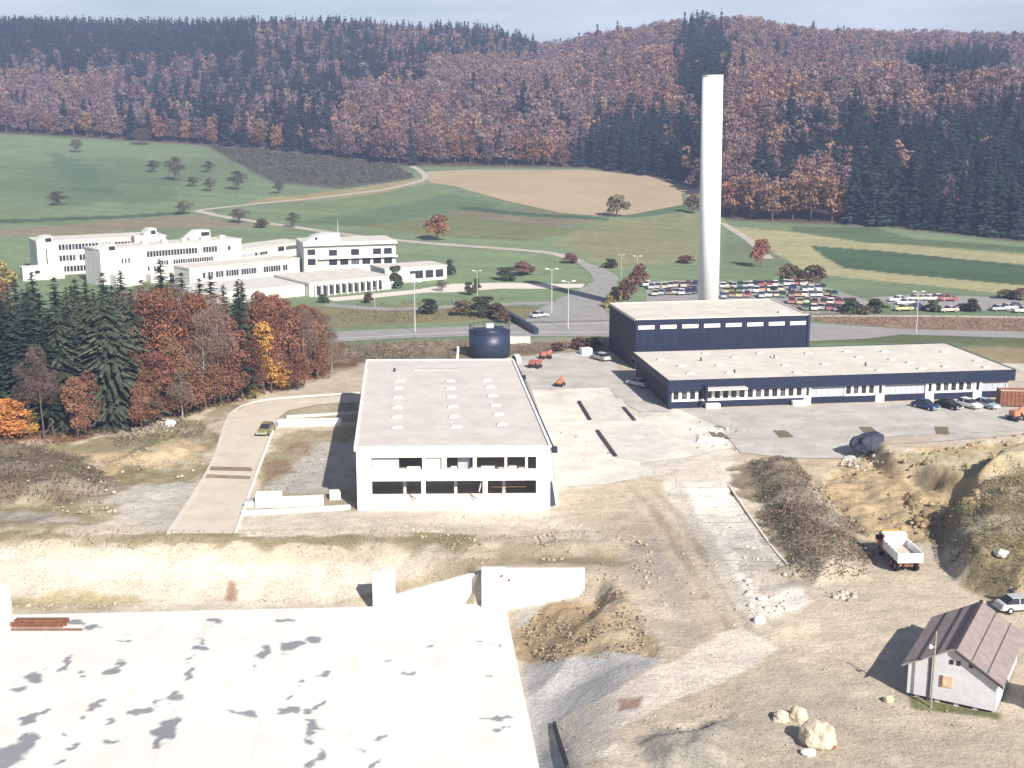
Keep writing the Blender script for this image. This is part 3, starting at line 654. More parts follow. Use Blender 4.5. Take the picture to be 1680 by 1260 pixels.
boxobj("container_block", (463, 832), (531, 829), 1.3, .9, M['conc'], "flat white concrete block between the short block and the hall's shadow", "block", bevel=.04)
boxobj("container_block", (541, 821), (559, 820), 1.4, .9, M['conc'], "small square white block right in the corner of the hall's shadow", "block", bevel=.04)
boxobj("foundation_wall", (456, 700), (560, 698), .6, 1.0, M['conc'], "white concrete wall crossing the plot beside the parked car, behind the dry grass", "wall")
boxobj("foundation_wall", (470, 686), (590, 679), .4, .35, M['conc2'], "thin low pale footing just behind the white wall beside the hall", "wall")
boxobj("access_cover", (400, 833), (417, 833), 1.4, .7, M['steel'], "bluish grey metal drum-shaped skip at the road corner of the white footing", "skip", bevel=.12)
# pit walls
zb = -3.7
def wall3(name, px0, px1, y0, th, top, label, parent=None):
    a, b = at(px0, 998, -3), at(px1, 998, -3); Yv = y0; fx = Yv/a.y
    o = MB().box(a.x*fx, b.x*fx, Yv, Yv+th, zb, top).build(name, M['conc'], parent); tag(o, label, "wall" if label else None); return o
wall3("concrete_pier", 612, 648, 117.6, 1.0, .3, "free standing white square concrete pier on the back edge of the big slab")
big = empty("retaining_wall", (-2.8, 118, -3), 0, "long white concrete retaining wall with square end pier at the slab's right rear corner", "wall")
def wl(m, *a): x0, x1, y0, y1, z0, z1 = a; return m.box(x0+2.8, x1+2.8, y0-118, y1-118, z0+3, z1+3)
wl(MB(), -2.95, -.65, 117.2, 118.6, zb, .72).build("pier", M['conc'], big)
wl(MB(), -.65, 7.1, 118.0, 118.5, zb, .66).build("wall_panel", M['conc'], big)
for px, y in ((823, 945), (835, 952)):
    q = at_depth(px, y, 117.1 if px < 830 else 117.95); MB().tube((q.x+2.8, q.y-118-.05, q.z+3), (q.x+2.8, q.y-118+.2, q.z+3), .12).build("tie_hole", M['rust'], big)
a1, a2 = at_depth(650, 976, 119.2), at_depth(784, 943, 119.2)
o = MB().yprism([(a1.x, zb), (a2.x, zb), (a2.x, a2.z), (a2.x-1.0, a2.z), (a1.x, a1.z)], 119.2, 119.6).build("wing_wall", M['conc']); tag(o, "white triangular wing wall rising between the two square concrete piers", "wall")
o = wall3("end_wall", -120, 14, 116.6, .8, -.6, "white concrete wall stub at the slab's far left corner")
# ------------------------------------------------------------ blue buildings
def roofbox(name, pl, pr, pbl, h, label, th=.35, lip=.0):
    a, b, c = at(*pl, h), at(*pr, h), at(*pbl, h); d = b-a
    o = empty(name, (a.x, a.y, 0), math.atan2(d.y, d.x), label, "building")
    lb = local(o, (c.x, c.y, 0)); return o, d.length, lb.y
low, LW, LD = roofbox("workshop_building", (1098, 625), (1665, 607), (1035, 578), 4.41, "long low dark blue workshop with flat beige roof and white framed window strip")
def lx(px, py=650, fy=0.5):
    # intersection of the ray with the front wall plane
    R = Matrix.Rotation(-low.rotation_euler.z, 4, 'Z'); o_ = R @ (Vector((0, 0, EYE))-low.location); d_ = R @ Vector(ray(px, py)); t = (fy-o_.y)/d_.y
    return o_.x+d_.x*t
MB().box(.0, LW, .0, LD, 4.05, 4.41).build("roof", M['roof2'], low)
m = MB(); m.box(-.12, LW+.12, -.12, 0, 2.75, 4.5); m.box(-.12, 0, 0, LD, 3.3, 4.5); m.box(LW, LW+.12, 0, LD, 2.75, 4.5); m.box(-.12, LW+.12, LD, LD+.12, 2.75, 4.5)
m.build("fascia", M['navy'], low)
m = MB(); m.box(.5, LW-1, .5, .8, -.2, 1.05); m.build("plinth", M['navy'], low)
m = MB(); m.box(.5, .8, .8, LD-.4, -.2, 4.05); m.box(.8, LW-.6, LD-.7, LD-.4, -.2, 4.05); m.build("side_wall", M['brownclad'], low)
MB().box(LW-1, LW-.6, .5, LD-.7, -.2, 4.05).build("end_wall", M['greypan'], low)
MB().box(.0, .5, .1, .8, -.2, 2.75).build("corner_pier", M['navy'], low)
def winrow(px0, px1, n):
    x0, x1 = lx(px0), lx(px1); f = MB(); f.box(x0, x1, .42, .8, 1.05, 1.35); f.box(x0, x1, .5, .8, 2.6, 4.05)
    st = (x1-x0)/n
    for k in range(n+1):
        xa = x0+k*st; f.box(max(x0, xa-.22), min(x1, xa+.22), .42, .8, 1.35, 2.6)
    fr = f.build("window_frame", M['white'], low)
    g = MB().box(0, st-.44, .62, .72, 1.35, 2.6).build("pane", M['glass'], fr)
    for k in range(n):
        c = g if k == 0 else g.copy()
        if k: COL.objects.link(c)
        c.location.x = x0+k*st+.22
        if k % 3 == 1:
            c.data = c.data.copy(); c.data.materials[0] = M['glass2']
def panelrow(px0, px1, mt='greypan'):
    x0, x1 = lx(px0), lx(px1); f = MB(); f.box(x0, x1, .55, .8, 1.05, 4.05)
    xx = x0
    while xx < x1: f.box(xx, min(xx+.12, x1), .51, .55, 1.05, 2.75); xx += .9
    f.build("metal_panel", M[mt], low)
def portal(px0, px1):
    x0, x1 = lx(px0), lx(px1); f = MB(); a, b = x0+(x1-x0)*.3, x1-(x1-x0)*.3
    f.box(x0, x1, .3, .8, -.1, 1.3); f.box(x0, a, .3, .8, 1.3, 2.6); f.box(b, x1, .3, .8, 1.3, 2.6); f.box(x0, x1, .3, .8, 2.6, 3.1)
    d = f.build("door_portal", M['white'], low); MB().box(a, b, .6, .75, 1.3, 2.6).build("pane", M['glass'], d)
winrow(1102, 1317, 16); portal(1318, 1330); panelrow(1330.5, 1384); winrow(1385, 1435, 4); portal(1436, 1450); panelrow(1450.5, 1516); portal(1517, 1531)
winrow(1532, 1594, 5); portal(1595, 1609); panelrow(1609.5, 1648)
for px in (1166, 1307):
    x = lx(px, 668); MB().box(x-1.0, x+1.2, -.6, .28, -.15, .75).build("entrance_step", M['conc'], low, bevel=.04)
x = lx(1162, 630); MB().box(x-.6, x+5.6, -1.5, -.13, 3.0, 3.3).build("canopy", M['roof2'], low); MB().box(x-.9, x-.62, -1.4, -.15, 1.4, 3.6).build("canopy_bracket", M['navy'], low)
sk1 = None
for zx, zy in [(695, 590), (830, 575), (480, 622), (740, 622), (895, 618), (1030, 590), (1160, 600), (1110, 642), (1275, 636), (785, 650), (365, 655), (520, 652), (1230, 612), (1365, 570), (1495, 605), (1530, 630), (1370, 627), (425, 577), (540, 592), (640, 575), (250, 600), (980, 568), (1130, 568), (330, 625)]:
    q = local(low, at(980+zx/2.4, 340+zy/2.4, 4.45))
    if not (.6 < q.x < LW-.6 and .6 < q.y < LD-.6): continue
    if sk1 is None: c = sk1 = sk.build("skylight", M['sky'], low)
    else: c = sk1.copy(); COL.objects.link(c)
    c.location = (q.x, q.y, 4.41)
for px, py in ((1150, 592), (1270, 588), (1420, 600), (1205, 612)):
    q = local(low, at(px, py, 4.45)); MB().tube((q.x, q.y, 4.41), (q.x, q.y, 5.0), .14).build("vent_pipe", M['dark'], low)
tall, TW, TD = roofbox("boiler_house", (1043, 525), (1327, 517), (1003, 498), 8.66, "tall dark blue boiler house with eight white slit windows below its flat beige roof")
MB().box(0, TW, 0, TD, 8.3, 8.66).build("roof", M['roof2'], tall)
m = MB()
for b in ((-.1, TW+.1, -.12, .15, 8.66, 8.82), (-.1, .15, .15, TD, 8.66, 8.82), (TW-.15, TW+.1, .15, TD, 8.66, 8.82), (.15, TW-.15, TD-.25, TD, 8.66, 8.82)): m.box(*b)
m.build("roof_edge", M['roof2'], tall)
m = MB(); m.box(0, TW, -.1, .2, -.2, 8.6); m.box(TW-.3, TW, .2, TD, -.2, 8.3); m.box(.3, TW-.3, TD-.3, TD, -.2, 8.3)
xx = .7
while xx < TW: m.box(xx, xx+.08, -.14, -.1, .2, 8.5); xx += 1.4
m.build("wall", M['navy'], tall)
MB().box(-.02, .3, .2, TD-.02, -.2, 8.3).build("side_wall", M['brownclad'], tall)
MB().box(TW-.2, TW+.25, -.3, .1, -.2, 8.75).build("corner_pipe", M['navyd'], tall)
win = None
for k in range(8):
    x0 = (1045+35.55*k-1043)/284*TW+.2
    if win is None: win = MB().box(0, 2.9, -.2, -.1, 7.0, 7.65).build("window", M['white'], tall); c = win; MB().box(.15, 2.75, -.22, -.2, 7.12, 7.5).build("pane", M['greypan'], win)
    else: c = copy_tree(win, tall)
    c.location.x = x0
q = local(tall, at(1283, 513, 8.7)); MB().box(q.x-.6, q.x+.9, q.y-.4, q.y+.4, 8.66, 9.1).build("roof_hatch", M['white'], tall)
# chimney
ch = empty("chimney", (41.1, 262, 0), 0, "very tall plain white cylindrical chimney rising behind the blue boiler house", "chimney")
zt = at_depth(1168, 125, 262).z; ch.location.x = at_depth(1166, 300, 262).x+.35; ch.rotation_euler.y = math.radians(-.75)
m = MB(); segs = 24
m.tube((0, 0, -.5), (0, 0, zt), 2.2, 2.08, 40)
cs = m.build("shaft", mat("chimney_concrete", (.88, .87, .84), .85, .03, .25, .1), ch, True); 
MB().tube((0, 0, zt+.001), (0, 0, zt+.25), 2.16, 2.16, 40).build("rim", M['conc2'], ch)
MB().tube((0, 0, zt+.25), (0, 0, zt+.3), 1.8, 1.8, 32).build("flue_mouth", M['dark'], ch)
for f in cs.data.polygons:
    if abs(f.normal.z) > .9: f.use_smooth = False
# tank
tk = empty("storage_tank", (-4.1, 229.5, 0), 0, "round dark blue storage tank with railed top standing behind the hall", "tank")
tr = 3.75; tz = at_depth(803, 548, 225.7).z
MB().tube((0, 0, -.2), (0, 0, tz), tr, tr, 48).build("shell", M['navyd'], tk, True)
m = MB(); m.tube((0, 0, tz-.28), (0, 0, tz-.02), tr+.08, tr+.08, 48); m.tube((0, 0, tz*.5), (0, 0, tz*.5+.1), tr+.04, tr+.04, 48); m.build("hoop", M['navyd'], tk)
MB().tube((0, 0, tz+.002), (0, 0, tz+.5), tr, .5, 48).build("lid", M['navyd'], tk, True)
m = MB()
for k in range(20):
    t = 2*PI*k/20; p = (math.cos(t)*tr*.97, math.sin(t)*tr*.97, tz); q = (p[0], p[1], tz+1.0); m.tube(p, q, .05, n=5)
    t2 = 2*PI*(k+1)/20; q2 = (math.cos(t2)*tr*.97, math.sin(t2)*tr*.97, tz+1.0); m.tube(q, q2, .05, n=5)
m.build("railing", M['tarp'], tk)
MB().box(-.6, .8, -.5, .5, tz+.3, tz+1.3).build("hatch_box", M['steel'], tk, bevel=.05)
MB().box(.8, 2.6, -.3, .3, tz+.3, tz+.8).build("pump_unit", M['navy'], tk)
q = at(750, 592); o = MB().tube((q.x, q.y, 0), (q.x+.2, q.y, 2.6), .25, .2).build("vent_stack", M['white']); tag(o, "short white vent pipe at the left foot of the blue tank", "pipe")
o = MB().tube((-.1, 0, 1.05), (.6, .35, 1.05), 1.1, 1.1, 24).build("pipe_ring", M['conc'], None, True); q = at(845, 601); o.location = (q.x, q.y, 0); tag(o, "short length of wide white concrete pipe lying on its rim beside the tank", "pipe")
o = MB().tube((-.12, -.05, 1.05), (-.14, -.06, 1.05), .85, .85, 24).build("pipe_mouth", M['dark'], o)
# underpass beside the road
up_ = [ground(812, 507), ground(845, 528), ground(880, 549)]
o = strip("ramp_parapet", [(p.x, p.y) for p in up_], .9, M['navyd'], .0, world=True, kind=None, height=1.3, label="dark blue sloping parapet of a ramp beside the road behind the tank", cat="parapet")
boxobj("concrete_headwall", (836, 562), (870, 562), 1.0, 1.1, M['conc2'], "pale concrete headwall beside the dark ramp parapet behind the tank", "wall")

# ------------------------------------------------------------ trees
def col_var(c, n, v): return np.array(c)[None, :]*(1+(rng.random((n, 1))-.5)*2*v)*(1+(rng.random((n, 3))-.5)*.16)
def cards(P, N, sx, sy, c4, tri=False):
    """leaf-clump faces at P facing N, half sizes sx, sy"""
    n = len(P); N = N/np.maximum(np.linalg.norm(N, axis=1, keepdims=True), 1e-6)
    a = np.cross(N, rng.normal(size=(n, 3))); a /= np.maximum(np.linalg.norm(a, axis=1, keepdims=True), 1e-6); b = np.cross(N, a)
    sx = np.broadcast_to(sx, (n,))[:, None]; sy = np.broadcast_to(sy, (n,))[:, None]
    if tri:
        V = np.stack([P-a*sx-b*sy*.6, P+a*sx-b*sy*.6, P+b*sy], 1); k = 3
    else:
        V = np.stack([P-a*sx-b*sy, P+a*sx*.8-b*sy*.9, P+a*sx+b*sy, P-a*sx*.7+b*sy*.8], 1); k = 4
    return V.reshape(-1, 3), np.arange(n*k).reshape(n, k), np.repeat(c4, k, 0)
def dec_crown(h, r, base, nl, lobes, sz, c, seed, tri=False, twig=False, var=.3, c2=None, flat=.9):
    global rng; rng = np.random.default_rng(seed); H = h-base
    L = []
    for k in range(lobes):
        t = rng.random(); a = rng.random()*2*PI; zz = base+H*(.12+.76*t); env = r*math.sqrt(max(.08, 1-((t-.42)/.66)**2))
        rr = env*(.25+.5*rng.random()); L.append((math.cos(a)*rr, math.sin(a)*rr, zz, r*(.30+.22*rng.random())*(1.05-.35*t), .75+.5*rng.random()))
    L.append((0, 0, base+H*.8, r*.45, 1.)); L.append((0, 0, base+H*.45, r*.6, .9)); L = np.array(L)
    w = L[:, 3]**2; i = rng.choice(len(L), nl, p=w/w.sum()); D = rng.normal(size=(nl, 3)); D /= np.linalg.norm(D, axis=1, keepdims=True)
    D[:, 2] = np.where(D[:, 2] < -.35, -D[:, 2], D[:, 2])
    rad = L[i, 3]*(.72+.34*rng.random(nl)); P = L[i, :3]+D*rad[:, None]*np.array([1, 1, flat*H/(2*r) if H < 2*r else 1.05])
    P[:, 2] = np.clip(P[:, 2], base*.6, h)
    tone = L[i, 4]; C = col_var(c, nl, var)*tone[:, None]
    if c2 is not None:
        m = rng.random(nl) < .4; C[m] = col_var(c2, m.sum(), var)*tone[m][:, None]
    N = D*.8+rng.normal(size=(nl, 3))*.7
    if twig: return cards(P, rng.normal(size=(nl, 3)), sz*.22, sz*1.5*(.6+.8*rng.random(nl)), C, tri)
    return cards(P, N, sz*(.6+.7*rng.random(nl)), sz*(.6+.7*rng.random(nl)), C, tri)
def spruce_crown(h, r, base, nw, nb, c, seed, seg=4, wd=.55, droop=.35, irr=.25, var=.3, tri=False):
    global rng; rng = np.random.default_rng(seed); Vs = []; Cs = []
    for w in range(nw):
        t = (w+.8*rng.random())/nw; z = base+(h-base)*.985*t**.93; L0 = r*(1-t)**.68*(.85+.15*math.sin(w*2.1))+.15
        n = max(6, int(nb*(1-t*.35))); a0 = rng.random()*6.28
        for b in range(n):
            a = a0+2*PI*b/n+(rng.random()-.5)*.6; L = L0*(1-irr+irr*1.6*rng.random()); d = np.array([math.cos(a), math.sin(a), 0.]); sdv = np.array([-d[1], d[0], 0])
            tone = .7+.6*rng.random(); pts = []; zj = (rng.random()-.5)*(h-base)/nw*1.3
            for s in range(seg+1):
                q = s/seg; pts.append(np.array([0, 0, min(z+zj, h)])+d*L*q+np.array([0, 0, -droop*L*(q**1.3)+.16*L*q*q]))
            for s in range(seg):
                ww = wd*(1.1-.75*s/seg)*(.22+.78*min(1, L/2.2)); p, q = pts[s], pts[s+1]
                for sg in (-1, 1):
                    o = sdv*sg*ww+np.array([0, 0, -ww*.55-.1*rng.random()])
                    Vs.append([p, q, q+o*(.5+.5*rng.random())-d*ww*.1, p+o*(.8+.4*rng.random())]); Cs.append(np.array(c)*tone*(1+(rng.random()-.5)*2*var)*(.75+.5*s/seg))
    V = np.array(Vs); n = len(V)
    if tri: V = V[:, :3]
    k = V.shape[1]
    return V.reshape(-1, 3), np.arange(n*k).reshape(n, k), np.repeat(np.array(Cs), k, 0)
PROTO = {}
def tree_proto(key, name, h, crown, trunk_r, trunk_top, bark, limbs=6, r=3., base=3., leanseed=0):
    """an Empty of unit scale with trunk and crown children, kept until its first placement"""
    e_ = empty(name, (0, 0, 0)); V, F, C = crown
    npmesh("crown", V, F, M['leaf'], e_, C)
    m = MB(); rr = random.Random(hash(key) % 999 if 0 else len(key)*7+int(h*10)); p = Vector((0, 0, -.4)); k = 5
    for i in range(k):
        q = Vector(((rr.random()-.5)*.25, (rr.random()-.5)*.25, -.4+(trunk_top+.4)*(i+1)/k)); m.tube(p, q, trunk_r*(1-.75*i/k), trunk_r*(1-.75*(i+1)/k), 7); p = q
    for i in range(limbs):
        a = rr.random()*6.28; z = base+(trunk_top-base)*(.0+.75*rr.random()); L = r*(.5+.35*rr.random())
        m.tube((0, 0, z), (math.cos(a)*L, math.sin(a)*L, z+L*.7), trunk_r*.3, trunk_r*.08, 5)
    m.build("trunk", M[bark], e_)
    PROTO[key] = [e_, h, False]
SPR = (.045, .062, .04); SPR2 = (.075, .088, .058)
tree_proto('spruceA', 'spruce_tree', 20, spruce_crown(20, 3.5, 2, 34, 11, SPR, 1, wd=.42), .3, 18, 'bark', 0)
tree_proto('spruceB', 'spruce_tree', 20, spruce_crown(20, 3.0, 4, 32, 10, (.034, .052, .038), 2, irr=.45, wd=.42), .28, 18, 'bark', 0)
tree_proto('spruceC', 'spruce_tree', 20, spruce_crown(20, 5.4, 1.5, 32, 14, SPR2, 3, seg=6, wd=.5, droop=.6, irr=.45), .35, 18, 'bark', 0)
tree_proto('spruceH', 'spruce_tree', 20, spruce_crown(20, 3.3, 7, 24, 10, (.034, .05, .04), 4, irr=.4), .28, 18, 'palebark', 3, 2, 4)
tree_proto('redA', 'beech_tree', 16, dec_crown(16, 4.6, 1.2, 8500, 34, .145, (.31, .145, .085), 5, var=.4, c2=(.19, .105, .075)), .28, 12, 'bark', 9, 4, 4)
tree_proto('redB', 'beech_tree', 16, dec_crown(16, 4.0, 1.5, 7000, 30, .145, (.26, .125, .085), 6, var=.4, c2=(.28, .16, .095)), .26, 12, 'bark', 9, 4, 4)
tree_proto('orange', 'maple_tree', 12, dec_crown(12, 3.4, .8, 5500, 24, .13, (.60, .33, .09), 7, var=.3, c2=(.45, .22, .08)), .2, 9, 'bark', 8, 3, 3)
tree_proto('yellow', 'birch_tree', 8, dec_crown(8, 2.6, .6, 3000, 16, .13, (.36, .30, .11), 8, var=.3, c2=(.25, .24, .10)), .14, 6, 'palebark', 6, 2, 2)
tree_proto('bareA', 'bare_tree', 14, dec_crown(14, 3.8, 3., 5200, 30, .13, (.21, .155, .13), 9, twig=True, c2=(.28, .17, .12)), .22, 12, 'palebark', 14, 3.4, 3)
tree_proto('bareB', 'bare_tree', 14, dec_crown(14, 3.4, 5, 4200, 26, .13, (.19, .15, .13), 10, twig=True, c2=(.26, .18, .14)), .2, 12, 'bark', 14, 3.2, 5)
tree_proto('orchard', 'fruit_tree', 8, dec_crown(8, 4.0, .9, 2600, 14, .17, (.12, .10, .085), 12, twig=True, c2=(.15, .11, .08)), .3, 5.5, 'bark', 9, 3, 2)
tree_proto('redround', 'beech_tree', 11, dec_crown(11, 5, 1.6, 1700, 15, .30, (.30, .14, .075), 13, c2=(.24, .11, .07)), .35, 8, 'bark', 9, 3, 2.5)
tree_proto('olive', 'oak_tree', 10, dec_crown(10, 5, 1., 1600, 14, .32, (.22, .17, .095), 14, c2=(.17, .14, .08)), .4, 7, 'bark', 8, 3, 2.5)
tree_proto('bush', 'shrub', 4, dec_crown(4, 2.8, .2, 900, 10, .2, (.12, .10, .065), 15, c2=(.17, .12, .07)), .1, 2.6, 'bark', 7, 2, .3)
tree_proto('gbush', 'shrub', 4, dec_crown(4, 2.6, .2, 900, 10, .2, (.07, .085, .05), 16, c2=(.11, .11, .06)), .1, 2.6, 'bark', 7, 2, .3)
tree_proto('rbush', 'shrub', 4, dec_crown(4, 2.6, .2, 900, 10, .2, (.22, .12, .09), 17, c2=(.16, .10, .07)), .1, 2.6, 'bark', 7, 2, .3)
tree_proto('ybush', 'shrub', 4, dec_crown(4, 2.4, .2, 800, 9, .2, (.33, .26, .09), 18, c2=(.22, .19, .08)), .1, 2.6, 'bark', 7, 2, .3)
tree_proto('farbeech', 'beech_tree', 15, dec_crown(15, 4.8, 1.5, 1100, 20, .36, (.235, .15, .13), 19, c2=(.18, .13, .125)), .3, 11, 'bark', 5, 4, 4)
tree_proto('farrust', 'beech_tree', 15, dec_crown(15, 4.8, 1.5, 1100, 20, .36, (.31, .16, .085), 20, c2=(.24, .14, .09)), .3, 11, 'bark', 5, 4, 4)
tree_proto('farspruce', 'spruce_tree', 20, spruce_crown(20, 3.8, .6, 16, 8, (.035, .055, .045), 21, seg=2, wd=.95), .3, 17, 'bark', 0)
def plant(key, P, h, rs=1., rot=None):
    e0, H, used = PROTO[key]; s = h/H
    if key not in PROTO_SRC: PROTO_SRC[key] = e0; c = e0
    else: c = copy_tree(e0)
    c.location = P; c.scale = (s*rs, s*rs, s); c.rotation_euler = (0, 0, random.random()*6.28 if rot is None else rot); return c
PROTO_SRC = {}
ORD = ['first', 'second', 'third', 'fourth', 'fifth', 'sixth', 'seventh', 'eighth', 'ninth', 'tenth', 'eleventh', 'twelfth', 'thirteenth', 'fourteenth', 'fifteenth', 'sixteenth', 'seventeenth', 'eighteenth', 'nineteenth', 'twentieth']
TENS = {2: 'twenty', 3: 'thirty', 4: 'forty', 5: 'fifty', 6: 'sixty', 7: 'seventy', 8: 'eighty', 9: 'ninety'}
def ordw(n):     # 1-based
    if n <= 20: return ORD[n-1]
    if n > 99: return ('hundred and '+ordw(n-100)) if n > 100 else 'hundredth'
    t, u = divmod(n, 10)
    return TENS[t]+'-'+ORD[u-1] if u else TENS[t][:-1]+'ieth'
def tree_px(key, x, yb, yt, rpx=None, **k):
    P = ground(x, yb); top = at_depth(x, yt, P.y); h = top.z-P.z; e0, H, _ = PROTO[key]
    rs = 1.
    if rpx:
        dep = P.y*math.cos(TH)+(EYE-P.z)*math.sin(TH); cr = [c for c in COL.objects if c.parent == e0 and c.name.startswith('crown')][0] if key not in CRR else None
        if cr: CRR[key] = max(cr.dimensions.x, cr.dimensions.y)/2 or 3.
        if cr:
            co = np.empty(len(cr.data.vertices)*3, np.float32); cr.data.vertices.foreach_get('co', co); co = co.reshape(-1, 3); CRR[key] = float(np.percentile(np.hypot(co[:, 0], co[:, 1]), 96))
        rs = (rpx*dep/FPX)/(CRR[key]*h/H)
    return plant(key, (P.x, P.y, P.z-.15), h, rs)
CRR = {}
# ---- the wood left of the hall
WOOD = [('spruceA', 398, 654, 452, 27), ('spruceB', 60, 700, 470, 36), ('spruceC', 182, 698, 476, 50), ('spruceC', -20, 700, 470, 50), ('spruceC', 108, 706, 500, 44), ('spruceA', 20, 712, 500, 34), ('redB', 150, 706, 600, 26), ('redA', 218, 690, 560, 26), ('spruceC', 160, 690, 482, 46), ('redA', 362, 660, 520, 28), ('redA', 410, 652, 540, 26), ('redB', 446, 644, 560, 24), ('redA', 515, 612, 500, 24), ('spruceB', 352, 600, 446, 24), ('spruceB', 132, 600, 452, 26), ('spruceB', 290, 606, 440, 24), ('spruceC', 30, 690, 468, 44), ('spruceC', 0, 690, 474, 44), ('spruceC', 60, 655, 462, 40), ('spruceB', 108, 690, 492, 34), ('spruceB', 84, 712, 520, 30), ('spruceC', 204, 640, 462, 40), ('redA', 328, 650, 470, 30), ('redB', 350, 655, 492, 28), ('redB', 385, 658, 512, 26), ('redA', 400, 640, 500, 26), ('redA', 442, 640, 482, 26), ('redA', 500, 622, 492, 26), ('redB', 520, 622, 520, 22), ('bareA', 300, 690, 600, 26), ('redA', 245, 700, 600, 24), ('redB', 285, 682, 540, 30), ('redB', 232, 706, 620, 20),  # key, x, base y, top y, radius px
 ('spruceA', 38, 640, 448, 26), ('spruceA', 66, 628, 438, 24), ('spruceB', 102, 640, 446, 26), ('spruceA', 150, 612, 456, 26), ('spruceB', 178, 600, 440, 26), ('spruceA', 207, 600, 438, 24), ('spruceB', 240, 604, 452, 24),
 ('spruceA', 272, 600, 418, 26), ('spruceB', 305, 596, 440, 26), ('spruceB', 334, 596, 450, 24), ('spruceA', 372, 598, 462, 22), ('spruceA', 403, 610, 455, 24), ('spruceB', 392, 622, 474, 22),
 ('spruceH', 18, 700, 485, 36), ('spruceH', 62, 702, 492, 34), ('spruceH', 95, 706, 500, 34), ('spruceH', 120, 700, 498, 34), ('spruceH', -15, 705, 478, 40), ('spruceB', 12, 670, 470, 30), ('spruceB', 78, 672, 472, 34), ('spruceC', 142, 676, 480, 44),
 ('spruceC', 192, 694, 478, 62), ('spruceC', 226, 676, 470, 44), ('spruceC', 165, 655, 470, 44), ('spruceC', 120, 640, 468, 44),
 ('redA', 258, 672, 470, 36), ('redA', 290, 668, 482, 34), ('redB', 318, 660, 520, 30), ('redB', 238, 650, 470, 34), ('bareB', 250, 640, 458, 34), ('redA', 275, 640, 462, 34), ('redB', 305, 684, 580, 34), ('redA', 262, 690, 570, 34),
 ('bareA', 338, 668, 500, 32), ('bareA', 362, 664, 490, 32), ('bareB', 345, 640, 478, 32), ('redB', 375, 660, 560, 30), ('bareA', 392, 652, 540, 26), ('bareB', 318, 640, 470, 30), ('redB', 352, 668, 590, 28), ('spruceB', 408, 636, 520, 16),
 ('orange', 434, 646, 520, 27), ('orange', 462, 640, 588, 20), ('redB', 430, 622, 466, 26), ('redA', 452, 628, 474, 28), ('redB', 478, 636, 492, 28), ('redB', 470, 612, 480, 30), ('bareA', 500, 634, 498, 26), ('bareA', 522, 618, 508, 22), ('bareB', 512, 600, 496, 26), ('bareA', 545, 612, 540, 18), ('redB', 488, 640, 570, 22), ('bareA', 420, 648, 560, 22),
 ('orange', 12, 722, 648, 34), ('orange', 42, 716, 668, 22), ('redB', 128, 718, 610, 26), ('redB', 112, 700, 590, 26), ('yellow', 168, 694, 640, 22), ('yellow', 190, 697, 656, 18), ('yellow', 416, 655, 628, 12), ('bareB', 50, 718, 590, 26), ('bareB', 88, 716, 600, 24), ('bareA', 140, 712, 640, 24), ('bareB', 72, 722, 560, 24), ('orange', -30, 728, 620, 40),
 ('spruceA', 5, 640, 452, 28), ('spruceC', 52, 668, 470, 40), ('spruceC', 86, 690, 500, 44), ('spruceA', 128, 632, 462, 28), ('spruceB', 194, 630, 462, 26), ('spruceA', 225, 625, 470, 24), ('bareB', 290, 622, 458, 30), ('bareA', 430, 610, 478, 26), ('bareB', 460, 600, 486, 26), ('bareA', 360, 622, 472, 30), ('redB', 330, 676, 610, 28), ('bareB', 480, 618, 500, 26), ('bareB', 535, 606, 510, 20), ('redB', 300, 650, 500, 26), ('spruceH', 40, 712, 520, 32), ('spruceB', 145, 690, 520, 30), ('redB', 62, 600, 470, 20), ('redA', 5, 630, 450, 26), ('yellow', -10, 600, 430, 30), ('redB', 70, 640, 500, 22), ('bareA', 215, 640, 468, 26)]
names = {'spruceA': ('dark green pointed spruce', 'spruce_tree'), 'spruceB': ('blackish green narrow spruce', ''), 'spruceC': ('broad grey green spruce', ''), 'spruceH': ('tall spruce with bare lower trunk', ''),
         'redA': ('large rust red beech', ''), 'redB': ('brownish red beech', ''), 'orange': ('bright orange maple', ''), 'yellow': ('small yellow green birch', ''), 'bareA': ('nearly leafless brown tree', ''), 'bareB': ('thin grey brown bare tree', '')}
cnt = {}
for t in sorted(WOOD, key=lambda q: q[1]):
    o = tree_px(t[0], t[1], t[2], t[3], t[4]); cnt[t[0]] = cnt.get(t[0], 0)+1
    tag(o, f"{names[t[0]][0]}, {ordw(cnt[t[0]])} such tree from the wood's left", "tree", "trees of the wood left of the hall")
